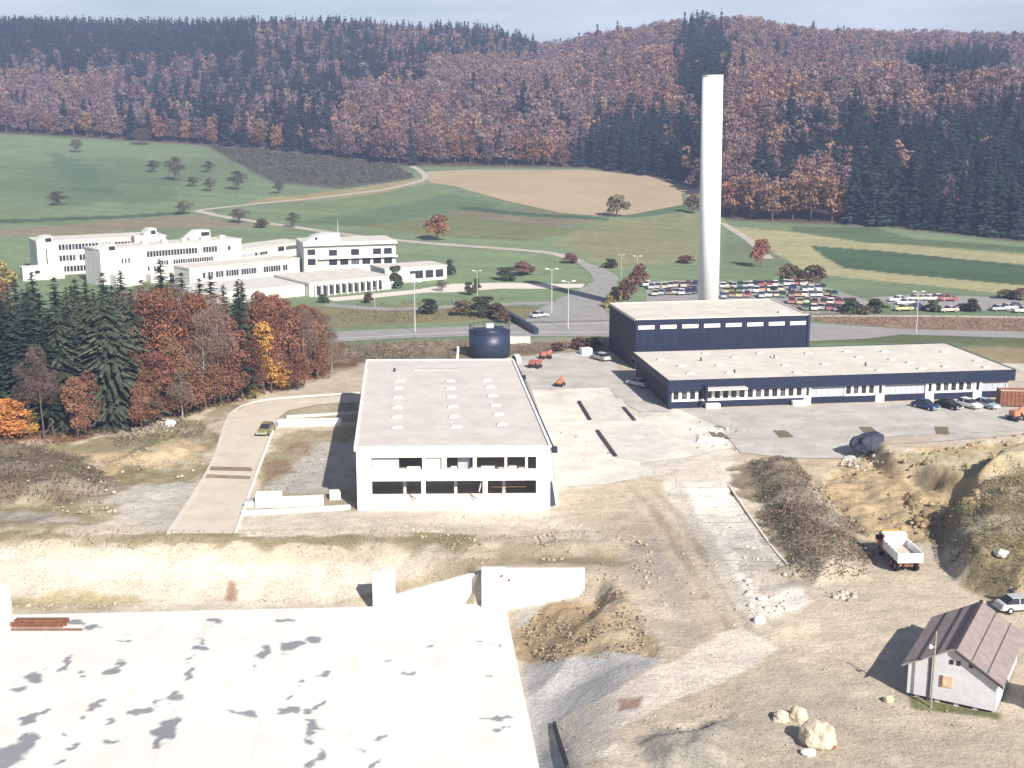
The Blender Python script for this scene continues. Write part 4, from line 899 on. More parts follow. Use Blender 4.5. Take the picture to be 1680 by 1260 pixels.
# ---- single trees and shrubs in the meadows and by the roads
SINGLE = [
 ('orchard', 95, 338, 313, 17, 'small dark fruit tree alone low on the left meadow'), ('orchard', 125, 250, 228, 13, 'dark fruit tree at the top left of the meadow near the wood edge'),
 ('orchard', 233, 238, 210, 20, 'wide dark tree on the meadow touching the forest edge'), ('orchard', 252, 283, 262, 13, 'leftmost low fruit tree of the meadow cluster'),
 ('orchard', 288, 297, 256, 17, 'tallest fruit tree of the meadow cluster'), ('orchard', 317, 306, 289, 12, 'small fruit tree just right of the cluster\'s tallest one'),
 ('orchard', 345, 314, 291, 12, 'lowest fruit tree in the middle of the meadow cluster'), ('orchard', 342, 283, 263, 11, 'faint fruit tree at the top of the meadow cluster'),
 ('orchard', 390, 312, 279, 17, 'broad fruit tree at the right end of the meadow cluster'), ('orchard', 457, 318, 297, 11, 'small tree at the foot of the dark nursery plot'),
 ('orchard', 302, 352, 329, 16, 'dark tree at the fork of the farm roads'), ('orchard', 393, 366, 341, 18, 'wide dark tree on the farm road right of the fork'),
 ('orchard', 481, 374, 347, 12, 'dark upright tree beside the middle of the farm road'), ('redround', 718, 394, 352, 21, 'round rust red tree standing alone beside the farm road'),
 ('olive', 1012, 356, 319, 18, 'olive brown round tree at the lower edge of the pale stubble field'), ('bush', 1136, 350, 320, 14, 'dark bush left of the chimney below the forest'),
 ('redround', 1248, 438, 392, 17, 'reddish brown upright tree right of the chimney'), ('rbush', 855, 452, 428, 20, 'reddish shrub on the green bank above the junction'),
 ('gbush', 828, 460, 438, 18, 'dark green shrub left of the reddish shrub above the junction'), ('gbush', 648, 474, 436, 12, 'dark conifer-like shrub beside the school entrance'),
 ('gbush', 552, 440, 424, 9, 'little green shrub on the school forecourt wall'), ('gbush', 738, 452, 425, 10, 'green shrub right of the school\'s low pavilion'),
 ('gbush', 768, 484, 462, 8, 'narrow dark shrub beside the school drive'), ('gbush', 782, 480, 456, 8, 'second dark shrub beside the school drive'), ('orchard', 725, 478, 458, 12, 'small dark tree on the school drive verge'),
 ('rbush', 935, 432, 414, 12, 'brownish shrub where the farm road meets the junction'), ('gbush', 1003, 440, 424, 14, 'dark shrub right of the junction road top'),
 ('rbush', 1050, 470, 432, 16, 'tall reddish brown shrub at the left end of the car park'), ('rbush', 1030, 492, 455, 18, 'reddish shrub left of the boiler house roof'), ('ybush', 1008, 494, 470, 12, 'yellowish shrub at the kerb of the junction road'),
 ('ybush', 1000, 505, 484, 12, 'low yellow brown shrub beside the boiler house corner'), ('rbush', 1125, 432, 418, 15, 'low brown bush in the field left of the chimney'),
 ('bush', 1292, 466, 432, 18, 'brown round shrub at the upper edge of the car park'), ('bush', 1335, 466, 434, 20, 'wide brown shrub at the upper right of the car park'), ('bush', 1312, 466, 442, 14, 'small brown shrub between the two big ones over the car park'),
 ('gbush', 706, 516, 490, 18, 'dark round shrub on the verge behind the tank'), ('gbush', 790, 520, 486, 22, 'large dark shrub on the verge just behind the tank'), ('bush', 760, 518, 492, 18, 'brownish shrub on the verge left of the large dark one'), ('bush', 815, 524, 496, 16, 'dark brown shrub at the end of the ramp parapet'), ('rbush', 826, 530, 506, 10, 'small red shrub at the top of the ramp parapet'),
 ('gbush', 1395, 514, 492, 18, 'dark shrub right of the car park below the field'), ('gbush', 1435, 512, 490, 20, 'dark hedge shrub between the two car parks'), ('bush', 1420, 516, 500, 14, 'brown shrub between the two car parks'), ('gbush', 1530, 512, 492, 14, 'dark shrub in front of the upper car park'), ('gbush', 1595, 512, 490, 15, 'dark shrub in front of the far cars at the right'),
 ('bush', 1650, 490, 474, 18, 'brown shrub at the far right above the upper car park'), ('bush', 1674, 492, 472, 18, 'brown shrub at the photo\'s right edge above the upper car park'),
 ('bush', 430, 374, 358, 12, 'dark patchy bush on the meadow behind the school'), ('rbush', 604, 498, 478, 9, 'little shrub at the school\'s front lawn'), ('gbush', 530, 497, 482, 10, 'low shrub at the left end of the school\'s sawtooth windows'),
 ('ybush', 5, 470, 430, 22, 'yellowish bush at the left edge of the school'), ('rbush', 950, 572, 552, 16, 'brown bush on the verge left of the boiler house'), ('bush', 972, 574, 552, 16, 'dark bush on the verge next to the boiler house'), ('rbush', 915, 576, 560, 14, 'brownish bush on the verge right of the tank')]
for k_, x, yb, yt, rp, lb in SINGLE:
    tag(tree_px(k_, x, yb, yt, rp), lb, "shrub" if 'bush' in k_ else "tree", "shrubs by the roads and school" if 'bush' in k_ else "single trees in the fields")
# ---- forest edge trees and the wooded hills
def conif(px, py):
    f = fbm(px*1., py*1.6, 60, 3, 77)
    p = np.full(px.shape, .03)
    def setp(m, v):
        p[m] = v
    setp((py < 92) & (px < 420), .96); setp((py >= 92) & (py < 120) & (px < 420), .6)
    setp((py < 95) & (px >= 420) & (px < 880), .52); setp((px > 330) & (px < 560) & (py >= 95) & (py < 225), .55); setp((px > 190) & (px < 330) & (py > 120) & (py < 210), .45)
    setp((px > 560) & (px < 700) & (py >= 60) & (py < 140), .6)
    setp(((px-1060)/110)**2+((py-243)/55)**2 < 1, .85); setp(((px-1152)/45)**2+((py-100)/75)**2 < 1, .8)
    setp(((px-1570)/85)**2+((py-106)/20)**2 < 1, .96); setp((px > 1290) & (px < 1420) & (py > 178) & (py < 265), .72)
    setp((px > 1400) & (py > 205-(px-1380)*.15), .93); setp((px > 1240) & (px < 1300) & (py > 225) & (py < 300), .5)
    return rng.random(px.shape) < np.clip(p+(f-.5)*np.where(p < .1, .25, .8)*(p < .9), 0, 1)
rng = np.random.default_rng(5)
pts = []
yy = 398.
Yr = np.arange(395, 1420, 6.5); XX, YY = np.meshgrid(np.arange(-760, 760, 6.5), Yr)
XX = (XX+rng.uniform(-3, 3, XX.shape)).ravel(); YY = (YY+rng.uniform(-3, 3, YY.shape)).ravel(); U = XX/YY
fe = np.interp(U, KX, KYE); ye_ = np.interp(U, RX, RD)
k = (np.abs(U) < .50) & (YY > fe+7) & (YY < ye_+35); XX, YY = XX[k], YY[k]
HH = hmac(XX, YY); px, py = proj(np.stack([XX, YY, HH+9], 1)); isc = conif(px, py)
PAL = np.array([(.20, .135, .135), (.235, .135, .12), (.165, .125, .14), (.22, .165, .145), (.19, .12, .12), (.28, .17, .115), (.22, .125, .105)])
patch = fbm(XX, YY, 90, 3, 55)
def wood(name, idx, lows, label, hmin, hmax, pal, m):
    Vs, Fs, Cs = [], [], []; nv = 0
    var = rng.integers(0, len(lows), len(idx))
    for k in range(len(lows)):
        ii = idx[var == k]; n = len(ii)
        if not n: continue
        lv, lf, lc, h0 = lows[k]
        s = rng.uniform(hmin, hmax, n)/h0; a = rng.uniform(0, 6.28, n); wd = s*rng.uniform(.85, 1.2, n)
        ca, sa = np.cos(a)*wd, np.sin(a)*wd
        V = np.stack([ca[:, None]*lv[:, 0]-sa[:, None]*lv[:, 1]+XX[ii][:, None], sa[:, None]*lv[:, 0]+ca[:, None]*lv[:, 1]+YY[ii][:, None], s[:, None]*lv[:, 2]+HH[ii][:, None]-.5], 2)
        if pal is None: base = np.array((.030, .046, .040))*rng.uniform(.7, 1.4, (n, 1))*(1+rng.uniform(-.12, .12, (n, 3)))
        else:
            w = np.clip(patch[ii]*2.6-.8+rng.normal(0, .2, n), 0, .999); pi = (w*len(pal)).astype(int); r2 = rng.random(n) < .35; pi[r2] = rng.integers(0, len(pal), r2.sum())
            base = pal[pi]*1.16*rng.uniform(.75, 1.3, (n, 1))
            dk = 1-.18*sst((XX[ii]+100)/300)
        C = base[:, None, :]*lc[None, :, :]
        Vs.append(V.reshape(-1, 3)); Cs.append(C.reshape(-1, 3)); Fs.append((lf[None]+(np.arange(n)*len(lv))[:, None, None]).reshape(-1, 3)+nv); nv += n*len(lv)
    o = npmesh(name, np.vstack(Vs), np.vstack(Fs), m, None, np.vstack(Cs)); tag(o, label, "wood", None, "stuff")
lowd = [(*dec_crown(16, 4.9, 3, 200, 11, .66, (1, 1, 1), 30+q, tri=True, var=.28), 16.) for q in range(4)]
lowc = [(*spruce_crown(20, 3.9, 1, 11, 7, (1, 1, 1), 40+q, seg=1, wd=1.5, droop=.5, tri=False), 20.) for q in range(3)]
lowc = [(v, np.vstack([f[:, :3], f[:, [0, 2, 3]]]), c, h) for v, f, c, h in lowc]
rng = np.random.default_rng(6)
wood("autumn_beech_wood", np.nonzero(~isc)[0], lowd, "mauve and rust brown leafless beech wood covering the hills behind the fields", 11, 16.5, PAL, M['wood'])
wood("spruce_wood", np.nonzero(isc)[0], lowc, "dark blue green spruce wood along the ridge and on the right hillside", 14, 22, None, M['wood'])
ed = []
X_e = -.47; random.seed(3)
while X_e < .47:
    ye = float(np.interp(X_e, KX, KYE)); P = Vector((X_e*ye, ye+2+random.random()*5, 0)); P.z = gz(P.x, P.y); ed.append(P); X_e += (6.6+random.random()*2.4)/ye*(1 if X_e < .27 else .8)
epx, epy = proj(np.array([(p.x, p.y, p.z+9) for p in ed])); ec = conif(epx, epy); cnt = {'s': 0, 'b': 0, 'r': 0}
for i, P in enumerate(ed):
    if ec[i]:
        cnt['s'] += 1; o = plant('farspruce', (P.x, P.y, P.z-.3), random.uniform(19, 26), random.uniform(.9, 1.15)); lb = f"dark spruce in the forest's front row, {ordw(cnt['s'])} front-row spruce from the left"
    elif random.random() < .42 or 1240 < epx[i] < 1420:
        cnt['r'] += 1; o = plant('farrust', (P.x, P.y, P.z-.3), random.uniform(11, 16)*(1.2 if epx[i] > 1180 else 1), random.uniform(.9, 1.15)); lb = f"rusty orange beech at the forest edge, {ordw(cnt['r'])} rusty one from left"
    else:
        cnt['b'] += 1; o = plant('farbeech', (P.x, P.y, P.z-.3), random.uniform(12, 18), random.uniform(.9, 1.15)); lb = f"mauve brown beech at the forest's front edge, {ordw(cnt['b'])} mauve one from the left"
    tag(o, lb, "tree", "trees along the front edge of the forest")
for k_ in PROTO:
    if k_ not in PROTO_SRC: print("UNUSED PROTO", k_)
# ---- scrub, nursery rows and rubble (uncountable)
def scatter_cards(name, polys, dens, sz, hz, cols, label, m='leaf', twig=True, seed=1, rows=None, cat="scrub"):
    global rng; rng = np.random.default_rng(seed); Ps = []
    for pl in polys:
        a = np.array(pl); x0, y0 = a.min(0); x1, y1 = a.max(0); n = int((x1-x0)*(y1-y0)*dens)
        X = rng.uniform(x0, x1, n); Y = rng.uniform(y0, y1, n)
        if rows: Y = np.round((Y+X*.1)/rows)*rows-X*.1+rng.normal(0, .35, n)
        cl = fbm(X, Y, 3.5, 3, seed+2); k = (sdist(X, Y, pl)+(fbm(X, Y, 4, 2, seed)-.5)*3 > 0) & ((cl > .44) | (rng.random(n) < .35)); X, Y = X[k], Y[k]
        Ps.append(np.stack([X, Y, hmac(X, Y)+hz*rng.random(len(X))**1.3*(.5+.9*(cl[k]-.3))+.1], 1))
    P = np.vstack(Ps); n = len(P); ci = rng.integers(0, len(cols), n); C = np.array(cols)[ci]*rng.uniform(.6, 1.4, (n, 1))
    D = rng.normal(size=(n, 3)); V, F, C = cards(P, D, sz*.35 if twig else sz, sz*(.6+.9*rng.random(n)), C, True)
    o = npmesh(name, V, F, M[m], None, C); tag(o, label, cat, None, "stuff")
BR = [(.24, .18, .13), (.17, .13, .10), (.12, .13, .065), (.32, .25, .17)]
scatter_cards("bramble_scrub", [MOUNDS[0][0], G2([(1222, 760), (1300, 755), (1400, 855), (1443, 955), (1330, 965), (1265, 895)])], 11, .2, .6, BR, "dark brown and green scrub on the oblong mound left of the truck", 'wood', seed=61)
scatter_cards("bank_scrub", [G2([(1605, 805), (1640, 775), (1700, 755), (1780, 750), (1760, 1000), (1640, 985), (1575, 960), (1530, 872)])], 11, .2, .5, [(.22, .18, .09), (.15, .14, .06), (.10, .12, .05), (.28, .21, .11)], "olive brown scrub on the bank right of the truck", 'wood', seed=62)
scatter_cards("heath_scrub", [G2([(-60, 745), (60, 735), (150, 765), (195, 802), (90, 826), (-60, 818)]), G2([(150, 720), (250, 700), (340, 690), (330, 720), (200, 735)])], 7, .24, .8, [(.20, .14, .11), (.15, .11, .09), (.13, .14, .06)], "low mauve brown scrub below the wood at the left edge", 'wood', seed=63)
scatter_cards("wood_undergrowth", [G2([(-60, 740), (0, 730), (130, 725), (250, 697), (400, 660), (540, 622), (540, 606), (400, 640), (250, 676), (120, 700), (-60, 710)])], 9, .24, 1.0, [(.26, .12, .06), (.18, .10, .06), (.14, .13, .06), (.32, .17, .07)], "rust coloured undergrowth along the foot of the wood", 'wood', seed=64)
scatter_cards("verge_scrub", [G2([(500, 574), (620, 564), (765, 560), (765, 586), (600, 592), (500, 610)]), G2([(845, 566), (1003, 560), (1003, 572), (845, 584)])], 5, .28, 1.3, [(.22, .15, .11), (.15, .13, .08), (.26, .2, .11), (.12, .10, .08)], "brown and olive scrub along the verge behind the tank", 'wood', seed=65)
scatter_cards("embankment_scrub", [G2([(1335, 524), (1500, 522), (1780, 527), (1780, 545), (1500, 540), (1340, 528)])], 3.5, .3, .8, [(.30, .18, .13), (.22, .15, .10), (.32, .26, .15)], "reddish brown scrub on the strip beyond the road at the right", 'wood', seed=66)
scatter_cards("verge_bushes", [G2([(545, 512), (700, 508), (830, 505), (850, 522), (700, 528), (560, 530)]), G2([(550, 500), (640, 498), (760, 494), (900, 492), (760, 500), (600, 505)])], 2.0, .3, .7, [(.20, .13, .08), (.13, .14, .07), (.24, .19, .10)], "low rusty ground cover on the verge between the two roads", 'wood', seed=67)
scatter_cards("nursery_rows", [G2([(340, 240), (500, 243), (640, 268), (680, 290), (560, 306), (450, 298)])], 1.1, .42, 1.3, [(.09, .09, .08), (.11, .12, .08), (.13, .10, .09)], "dark planted rows of young bushes on the slope left of the stubble field", 'wood', False, 68, rows=4., cat="nursery")
scatter_cards("car_park_hedge", [G2([(1190, 500), (1310, 500), (1400, 510), (1400, 520), (1320, 519), (1190, 508)])], 4, .28, 1.0, [(.34, .22, .07), (.20, .17, .08), (.25, .13, .08)], "yellow and orange hedge along the front of the car park", 'wood', seed=69, cat="hedge")
def rubble(name, polys, n, smin, smax, col, label, seed):
    r = np.random.default_rng(seed); ico = [(0, 0, 1), (.9, 0, .3), (.3, .85, .25), (-.75, .5, .3), (-.7, -.55, .25), (.3, -.85, .3), (.6, .5, -.4), (-.3, .8, -.4), (-.8, 0, -.4), (-.2, -.8, -.4), (.7, -.5, -.4)]
    base = np.array(ico); fc = [(0, 1, 2), (0, 2, 3), (0, 3, 4), (0, 4, 5), (0, 5, 1), (1, 6, 2), (2, 7, 3), (3, 8, 4), (4, 9, 5), (5, 10, 1), (1, 10, 6), (2, 6, 7), (3, 7, 8), (4, 8, 9), (5, 9, 10)]
    Vs, Fs, Cs = [], [], []; nv = 0
    for pl in polys:
        a = np.array(pl); x0, y0 = a.min(0); x1, y1 = a.max(0); X = r.uniform(x0, x1, n*4); Y = r.uniform(y0, y1, n*4)
        k = (sdist(X, Y, pl) > 0) & (fbm(X, Y, 4, 3, seed) > .46); X, Y = X[k][:n], Y[k][:n]; Zz = hmac(X, Y)
        for x, y, z in zip(X, Y, Zz):
            s = smin+(smax-smin)*r.random()**3; V = base*s*r.uniform(.7, 1.3, (len(base), 3)); an = r.random()*6.28
            V = V @ np.array([[math.cos(an), math.sin(an), 0], [-math.sin(an), math.cos(an), 0], [0, 0, .75]])+[x, y, z+s*.2]
            Vs.append(V); Fs.append(np.array(fc)+nv); Cs.append(np.tile(np.array(col)*r.uniform(.7, 1.25), (len(base), 1))); nv += len(base)
    o = npmesh(name, np.vstack(Vs), np.vstack(Fs), M['wood'], None, np.vstack(Cs)); tag(o, label, "rubble", None, "stuff")
rubble("stones", [G2([(920, 800), (1060, 770), (1210, 800), (1330, 1000), (1250, 1050), (1080, 1020), (1000, 880)])], 300, .04, .2, (.5, .45, .37), "scattered pale stones along the rutted dirt track", 71)
rubble("clods", [G2([(850, 1030), (900, 985), (1010, 955), (1060, 1010), (1070, 1080), (900, 1090)])], 900, .05, .18, (.42, .33, .22), "brown clods covering the earth mound beside the slab", 72)
rubble("bank_stones", [G2([(1340, 800), (1390, 748), (1480, 742), (1760, 726), (1700, 790), (1620, 830), (1520, 890), (1440, 900)])], 420, .08, .4, (.42, .32, .19), "lumps of yellow earth on the dug bank below the gravel forecourt", 73)
rubble("field_stones", [G2([(0, 840), (200, 850), (280, 800), (340, 760), (200, 740), (0, 790)])], 200, .06, .35, (.52, .46, .38), "pale stones strewn over the waste ground at the left", 74)
rubble("gravel_lumps", [G2([(1000, 1150), (1230, 1120), (1250, 1255), (930, 1255), (920, 1195)]), G2([(1210, 1100), (1480, 1120), (1700, 1200), (1500, 1255), (1260, 1250)])], 110, .03, .14, (.45, .39, .31), "small lumps and stones on the trampled soil in the foreground", 75)
rubble("slab_edge_rubble", [G2([(560, 985), (0, 1001), (0, 992), (560, 978)]), G2([(600, 850), (900, 842), (1000, 870), (700, 885)])], 120, .05, .25, (.58, .52, .43), "pale rubble along the foot and the crest of the embankment", 76)

scatter_cards("dry_grass_tufts", [G2([(-60, 872), (0, 868), (250, 874), (760, 866), (790, 895), (600, 905), (300, 902), (-60, 900)]), G2([(0, 830), (230, 790), (330, 770), (370, 700), (250, 700), (150, 775), (0, 800)]), G2([(455, 706), (560, 700), (530, 790), (425, 810)])], 5, .13, .25, [(.30, .25, .13), (.22, .20, .09), (.38, .31, .18), (.26, .18, .10)], "tufts of dry grass on the embankment crest and waste ground", 'wood', seed=81, cat="grass")
scatter_cards("sparse_weeds", [G2([(-60, 900), (0, 900), (600, 905), (600, 985), (0, 1002), (-60, 1004)]), G2([(1180, 1060), (1460, 1080), (1680, 1200), (1500, 1258), (1000, 1258), (1000, 1180)]), G2([(700, 880), (1040, 880), (1080, 1010), (960, 940), (800, 925)]), G2([(1330, 800), (1390, 750), (1480, 745), (1700, 735), (1700, 790), (1600, 830), (1500, 895)])], 1.6, .10, .15, [(.30, .25, .14), (.22, .18, .10), (.34, .27, .17)], "sparse dry weeds on the bare soil of the site", 'wood', seed=82, cat="grass")

rubble("ditch_rubble", [G2([(1190, 900), (1260, 890), (1345, 960), (1345, 1000), (1290, 1025), (1235, 1012)]), G2([(1330, 940), (1440, 950), (1400, 990), (1335, 985)])], 60, .08, .42, (.56, .51, .45), "broken pale concrete and rubble at the lower end of the ditch", 83)
rubble("kerb_rubble", [G2([(1150, 690), (1215, 700), (1200, 740), (1130, 735)]), G2([(1380, 742), (1440, 742), (1420, 775), (1380, 768)])], 60, .1, .45, (.55, .50, .43), "building rubble on the forecourt in front of the workshop", 84)
rubble("bank_shadow_clods", [G2([(1480, 760), (1560, 765), (1600, 830), (1500, 860)])], 160, .2, .9, (.36, .26, .15), "large dark lumps of soil broken from the yellow bank", 85)

rubble("yard_debris", [G2([(900, 660), (1000, 640), (1100, 690), (1190, 700), (1190, 745), (1050, 770), (940, 790)]), G2([(1120, 690), (1400, 680), (1400, 735), (1200, 745)])], 130, .05, .28, (.48, .44, .38), "loose building debris strewn over the pale yard and forecourt", 86)
rubble("centre_clods", [G2([(700, 885), (900, 875), (1060, 880), (1090, 980), (1000, 950), (780, 925)])], 380, .05, .3, (.46, .39, .29), "clods and stones on the churned soil above the retaining wall", 87)

# ------------------------------------------------------------ school
SCH = mat("school_concrete", (.62, .60, .56), .9, .1, .4)
def wing(name, L, R_, ytopL, depth, label, rows=(), extra=0, roofm='bay', base_x=None):
    a, b = at(*L), at(*R_); d = b-a; o = empty(name, (a.x, a.y, 0), math.atan2(d.y, d.x), label, "building", "blocks of the white school")
    h = at_depth(L[0], ytopL, a.y).z; W_ = d.length
    MB().box(0, W_, 0, depth, -.5, h-.35).build("wall", SCH, o)
    MB().box(-.15, W_+.15, -.15, depth+.15, h-.35, h).build("roof", M[roofm], o)
    Rm = Matrix.Rotation(-o.rotation_euler.z, 4, 'Z')
    def fx(px, py=430):
        o_ = Rm @ (Vector((0, 0, EYE))-o.location); d_ = Rm @ Vector(ray(px, py)); t = (0-o_.y)/d_.y; return o_.x+d_.x*t
    for (p0, p1, n, z0, z1, gap) in rows:
        x0, x1 = fx(p0), fx(p1); st = (x1-x0)/n
        fr = MB().box(0, st-gap, -.06, 0, z0, z1)
        w0 = fr.build("window", M['glass'], o); w0.location.x = x0
        for k in range(1, n):
            c = w0.copy(); COL.objects.link(c); c.location.x = x0+k*st
            if random.random() < .28: c.data = c.data.copy(); c.data.materials[0] = M['greypan'] if random.random() < .6 else M['glass2']
        MB().box(x0-.2, x1+.1, -.1, 0, z0-.22, z0-.02).build("sill", M['conc'], o)
    return o, h, W_, fx
def tower(o, name, x0, x1, y0, y1, ztop, slope=1.2, win=True):
    m = MB().yprism([(x0, -.3), (x1, -.3), (x1, ztop), (x0+(x1-x0)*.45, ztop), (x0, ztop-slope)], y0, y1); t = m.build(name, SCH, o)
    if win: MB().box(x0+(x1-x0)*.55, x1-.3, y0-.05, y0, ztop-1.5, ztop-.5).build("pane", M['glass'], t)
    return t
o, h, W_, fx = wing("classroom_block", (64, 456), (275, 443), 396, 12, "rear three storey white classroom block at the far left of the school", [(98, 217, 22, h_, h_+1.5, .2) for h_ in (7.0, 4.1, 1.2)]+[(242, 256, 3, 7.0, 8.1, .6)])
tower(o, "stair_tower", -.1, fx(88), -.9, 4, h+1.3); tower(o, "stair_tower", fx(238), fx(259), -.6, 4, h+2.0, 1.4)
MB().box(fx(217), fx(242), -4.5, -.62, -.3, h+.4).build("tower_slab", SCH, o)
MB().box(fx(76)-.1, fx(77)+.1, -.96, -.9, 3.5, 7.5).build("slit_window", M['glass2'], o)
MB().box(fx(30), fx(98), -6, -.92, -.3, 3.6).build("low_annex", SCH, o)
MB().box(fx(50), fx(58), -6.05, -6, 1.9, 2.7).build("window", M['glass'], o)
o, h, W_, fx = wing("classroom_block", (166, 470), (398, 448), 409, 9, "front white classroom block with long window rows and a blank left tower", [(200, 216, 3, 5.3, 6.6, .5), (242, 358, 24, 6.4, 7.9, .2), (265, 358, 24, 4.1, 5.2, .2), (242, 262, 4, 2.8, 4.0, .4)])
tower(o, "stair_tower", -.1, fx(190), -.8, 3.5, h+1.1); tower(o, "stair_tower", fx(328), fx(362), 5, 9, h+2.4, 1.8); MB().box(fx(375), fx(378)+.2, -.06, 0, 6.6, 7.6).build("window", M['glass'], o)
o, h, W_, fx = wing("link_wing", (398, 440), (506, 424), 409, 10, "narrow white link wing with one black window, between two classroom blocks", [(457, 468, 1, 3.3, 4.6, .3), (470, 500, 12, 3.4, 4.5, .15), (380, 440, 14, 3.0, 3.8, .2)])
o, h, W_, fx = wing("classroom_wing", (312, 471), (492, 452), 440, 8, "long low white wing with a single strip of windows, nearest the dark spruces", [(332, 472, 34, 1.8, 3.3, .18)])
o, h, W_, fx = wing("assembly_block", (500, 454), (650, 448), 399, 14, "white block with two rows of large dark windows and rounded roof hood", [(505, 519, 1, 5.7, 7.2, .2), (505, 519, 1, 3.0, 4.7, .2), (540, 648, 6, 5.3, 6.9, .8), (540, 648, 6, 2.8, 4.4, .8)])
MB().yprism([(0, h), (fx(560), h), (fx(560), h+2.1), (fx(535), h+2.2), (fx(520), h+1.7), (fx(508), h+.7)], 1, 6).build("roof_hood", SCH, o); MB().tube((fx(516)+.8, .97, h+1.0), (fx(516)+.8, 1.0, h+1.0), .4).build("round_window", M['glass'], o)
MB().box(-.3, W_+.3, -1.0, -.15, h-.75, h-.3).build("eave_band", M['conc'], o); MB().box(fx(522), W_+.3, -1.0, -.1, 4.55, 5.0).build("balcony_band", M['conc'], o)
q = fx(559); MB().tube((q, 3, h+2), (q, 3, h+6), .12, .05).build("mast", M['steel'], o)
o, h, W_, fx = wing("entrance_hall", (508, 487), (642, 474), 464, 19, "low flat roofed white hall with a sawtooth row of black windows", [])
x0 = fx(516)
for k in range(11):
    xx = x0+k*(fx(628)-x0)/11; st = (fx(628)-x0)/11*.72
    MB().yprism([(xx, .2), (xx+st, .2), (xx+st, 2.2), (xx, 2.9)], -.08, 0).build("window", M['glass'], o); MB().yprism([(xx-.5, .0), (xx-.12, .0), (xx-.12, 3.1), (xx-.5, 2.6)], -.9, 0).build("fin", M['conc'], o)
MB().box(-28, -.2, 2, 20, -.3, h-.6).build("terrace", M['conc2'], o)
o, h, W_, fx = wing("pavilion", (632, 466), (733, 459), 441, 10, "low white pavilion with three black windows at the right end of the school", [(681, 731, 3, .9, 2.9, .7)])
MB().box(fx(672), fx(681), -.06, 0, 2.2, 2.9).build("window", M['glass'], o)

# ------------------------------------------------------------ vehicles
def car_proto():
    e_ = empty("parked_car", (0, 0, 0))
    # along +X forward, width 1.64, length 4.2
    side = [(-2.1, .32), (2.08, .30), (2.12, .52), (2.02, .72), (1.2, .86), (-1.35, .90), (-2.0, .86), (-2.12, .6)]
    m = MB()
    n = len(side); w1, w2 = .82, .76
    v = []
    for s in (-1, 1):
        for x, z in side: v.append((x, s*(w1 if z < .8 else w2), z))
    m.add(v, [tuple(range(n-1, -1, -1)), tuple(range(n, 2*n))]+[(i, (i+1) % n, (i+1) % n+n, i+n) for i in range(n)])
    body = m.build("body", M['white'], e_, bevel=.05)
    m = MB(); cb = [(-1.55, .72, .88), (1.0, .72, .85)]; 
    m.add([(-1.62, -.72, .88), (.95, -.72, .85), (.95, .72, .85), (-1.62, .72, .88), (-1.05, -.58, 1.36), (.28, -.58, 1.36), (.28, .58, 1.36), (-1.05, .58, 1.36)],
          [(0, 3, 2, 1), (4, 5, 6, 7), (0, 1, 5, 4), (1, 2, 6, 5), (2, 3, 7, 6), (3, 0, 4, 7)]); m.build("windows", M['glass'], e_)
    m = MB(); m.box(-1.08, .3, -.6, .6, 1.355, 1.42)
    for sx, sz in ((-.38, 0),): 
        for s in (-1, 1): m.add([(sx-.05, s*.735, .87), (sx+.05, s*.735, .87), (sx+.05, s*.60, 1.37), (sx-.05, s*.60, 1.37), (sx-.05, s*.70, .87), (sx+.05, s*.70, .87), (sx+.05, s*.57, 1.37), (sx-.05, s*.57, 1.37)], [(0, 1, 2, 3), (7, 6, 5, 4), (0, 3, 7, 4), (1, 5, 6, 2)])
    m.build("car_roof", M['white'], e_, bevel=.02)
    for x in (-1.3, 1.3):
        for s in (-1, 1):
            wl_ = MB().tube((x, s*.70, .3), (x, s*.86, .3), .3, .3, 16).build("wheel", M['tyre'], e_); MB().tube((x, s*.861, .3), (x, s*.875, .3), .17, .15, 12).build("rim", M['steel'], wl_)
    for s in (-1, 1): MB().box(2.0, 2.14, s*.6-.14, s*.6+.14, .56, .70).build("headlight", M['greypan'], e_)
    for s in (-1, 1): MB().box(-2.15, -2.04, s*.62-.12, s*.62+.12, .60, .76).build("tail_light", M['red'], e_)
    m = MB(); m.box(2.08, 2.2, -.78, .78, .36, .46); m.build("front_bumper", M['steel'], e_)
    MB().box(-2.22, -2.1, -.78, .78, .38, .48).build("rear_bumper", M['steel'], e_)
    return e_
CARP = car_proto(); FIRST = [True]
PAINTS = {'white': (.78, .77, .74), 'red': (.34, .07, .08), 'dark blue': (.02, .04, .14), 'silver': (.45, .46, .48), 'beige': (.55, .48, .36), 'green': (.05, .14, .07), 'light blue': (.32, .40, .46), 'orange': (.5, .25, .12), 'yellow': (.5, .42, .18), 'brown': (.16, .08, .04), 'black': (.02, .02, .025), 'olive': (.23, .21, .08)}
PM = {}
def car(px, py, heading, paint, label, group=None, hatch=False):
    P = ground(px, py); c = CARP if FIRST[0] else copy_tree(CARP)
    if FIRST[0]: CH[CARP.name] = [k for k in COL.objects if k.parent == CARP]; 
    if paint not in PM: PM[paint] = mat("car_paint_"+paint.replace(' ', '_'), PAINTS[paint], .35, .04, 1, spec=.5)
    for k in [k for k in (CH[CARP.name] if FIRST[0] else [q for q in COL.objects if q.parent == c])]:
        if k.name.startswith(('body', 'car_roof')):
            k.material_slots[0].link = 'OBJECT'; k.material_slots[0].material = PM[paint]
    FIRST[0] = False
    c.location = (P.x, P.y, P.z+.07); c.rotation_euler = (0, 0, heading); tag(c, label, "car", group); return c
c0_ = car(437, 711, math.radians(-98), 'olive', "olive and white car alone on the curving site road")
la = low.rotation_euler.z
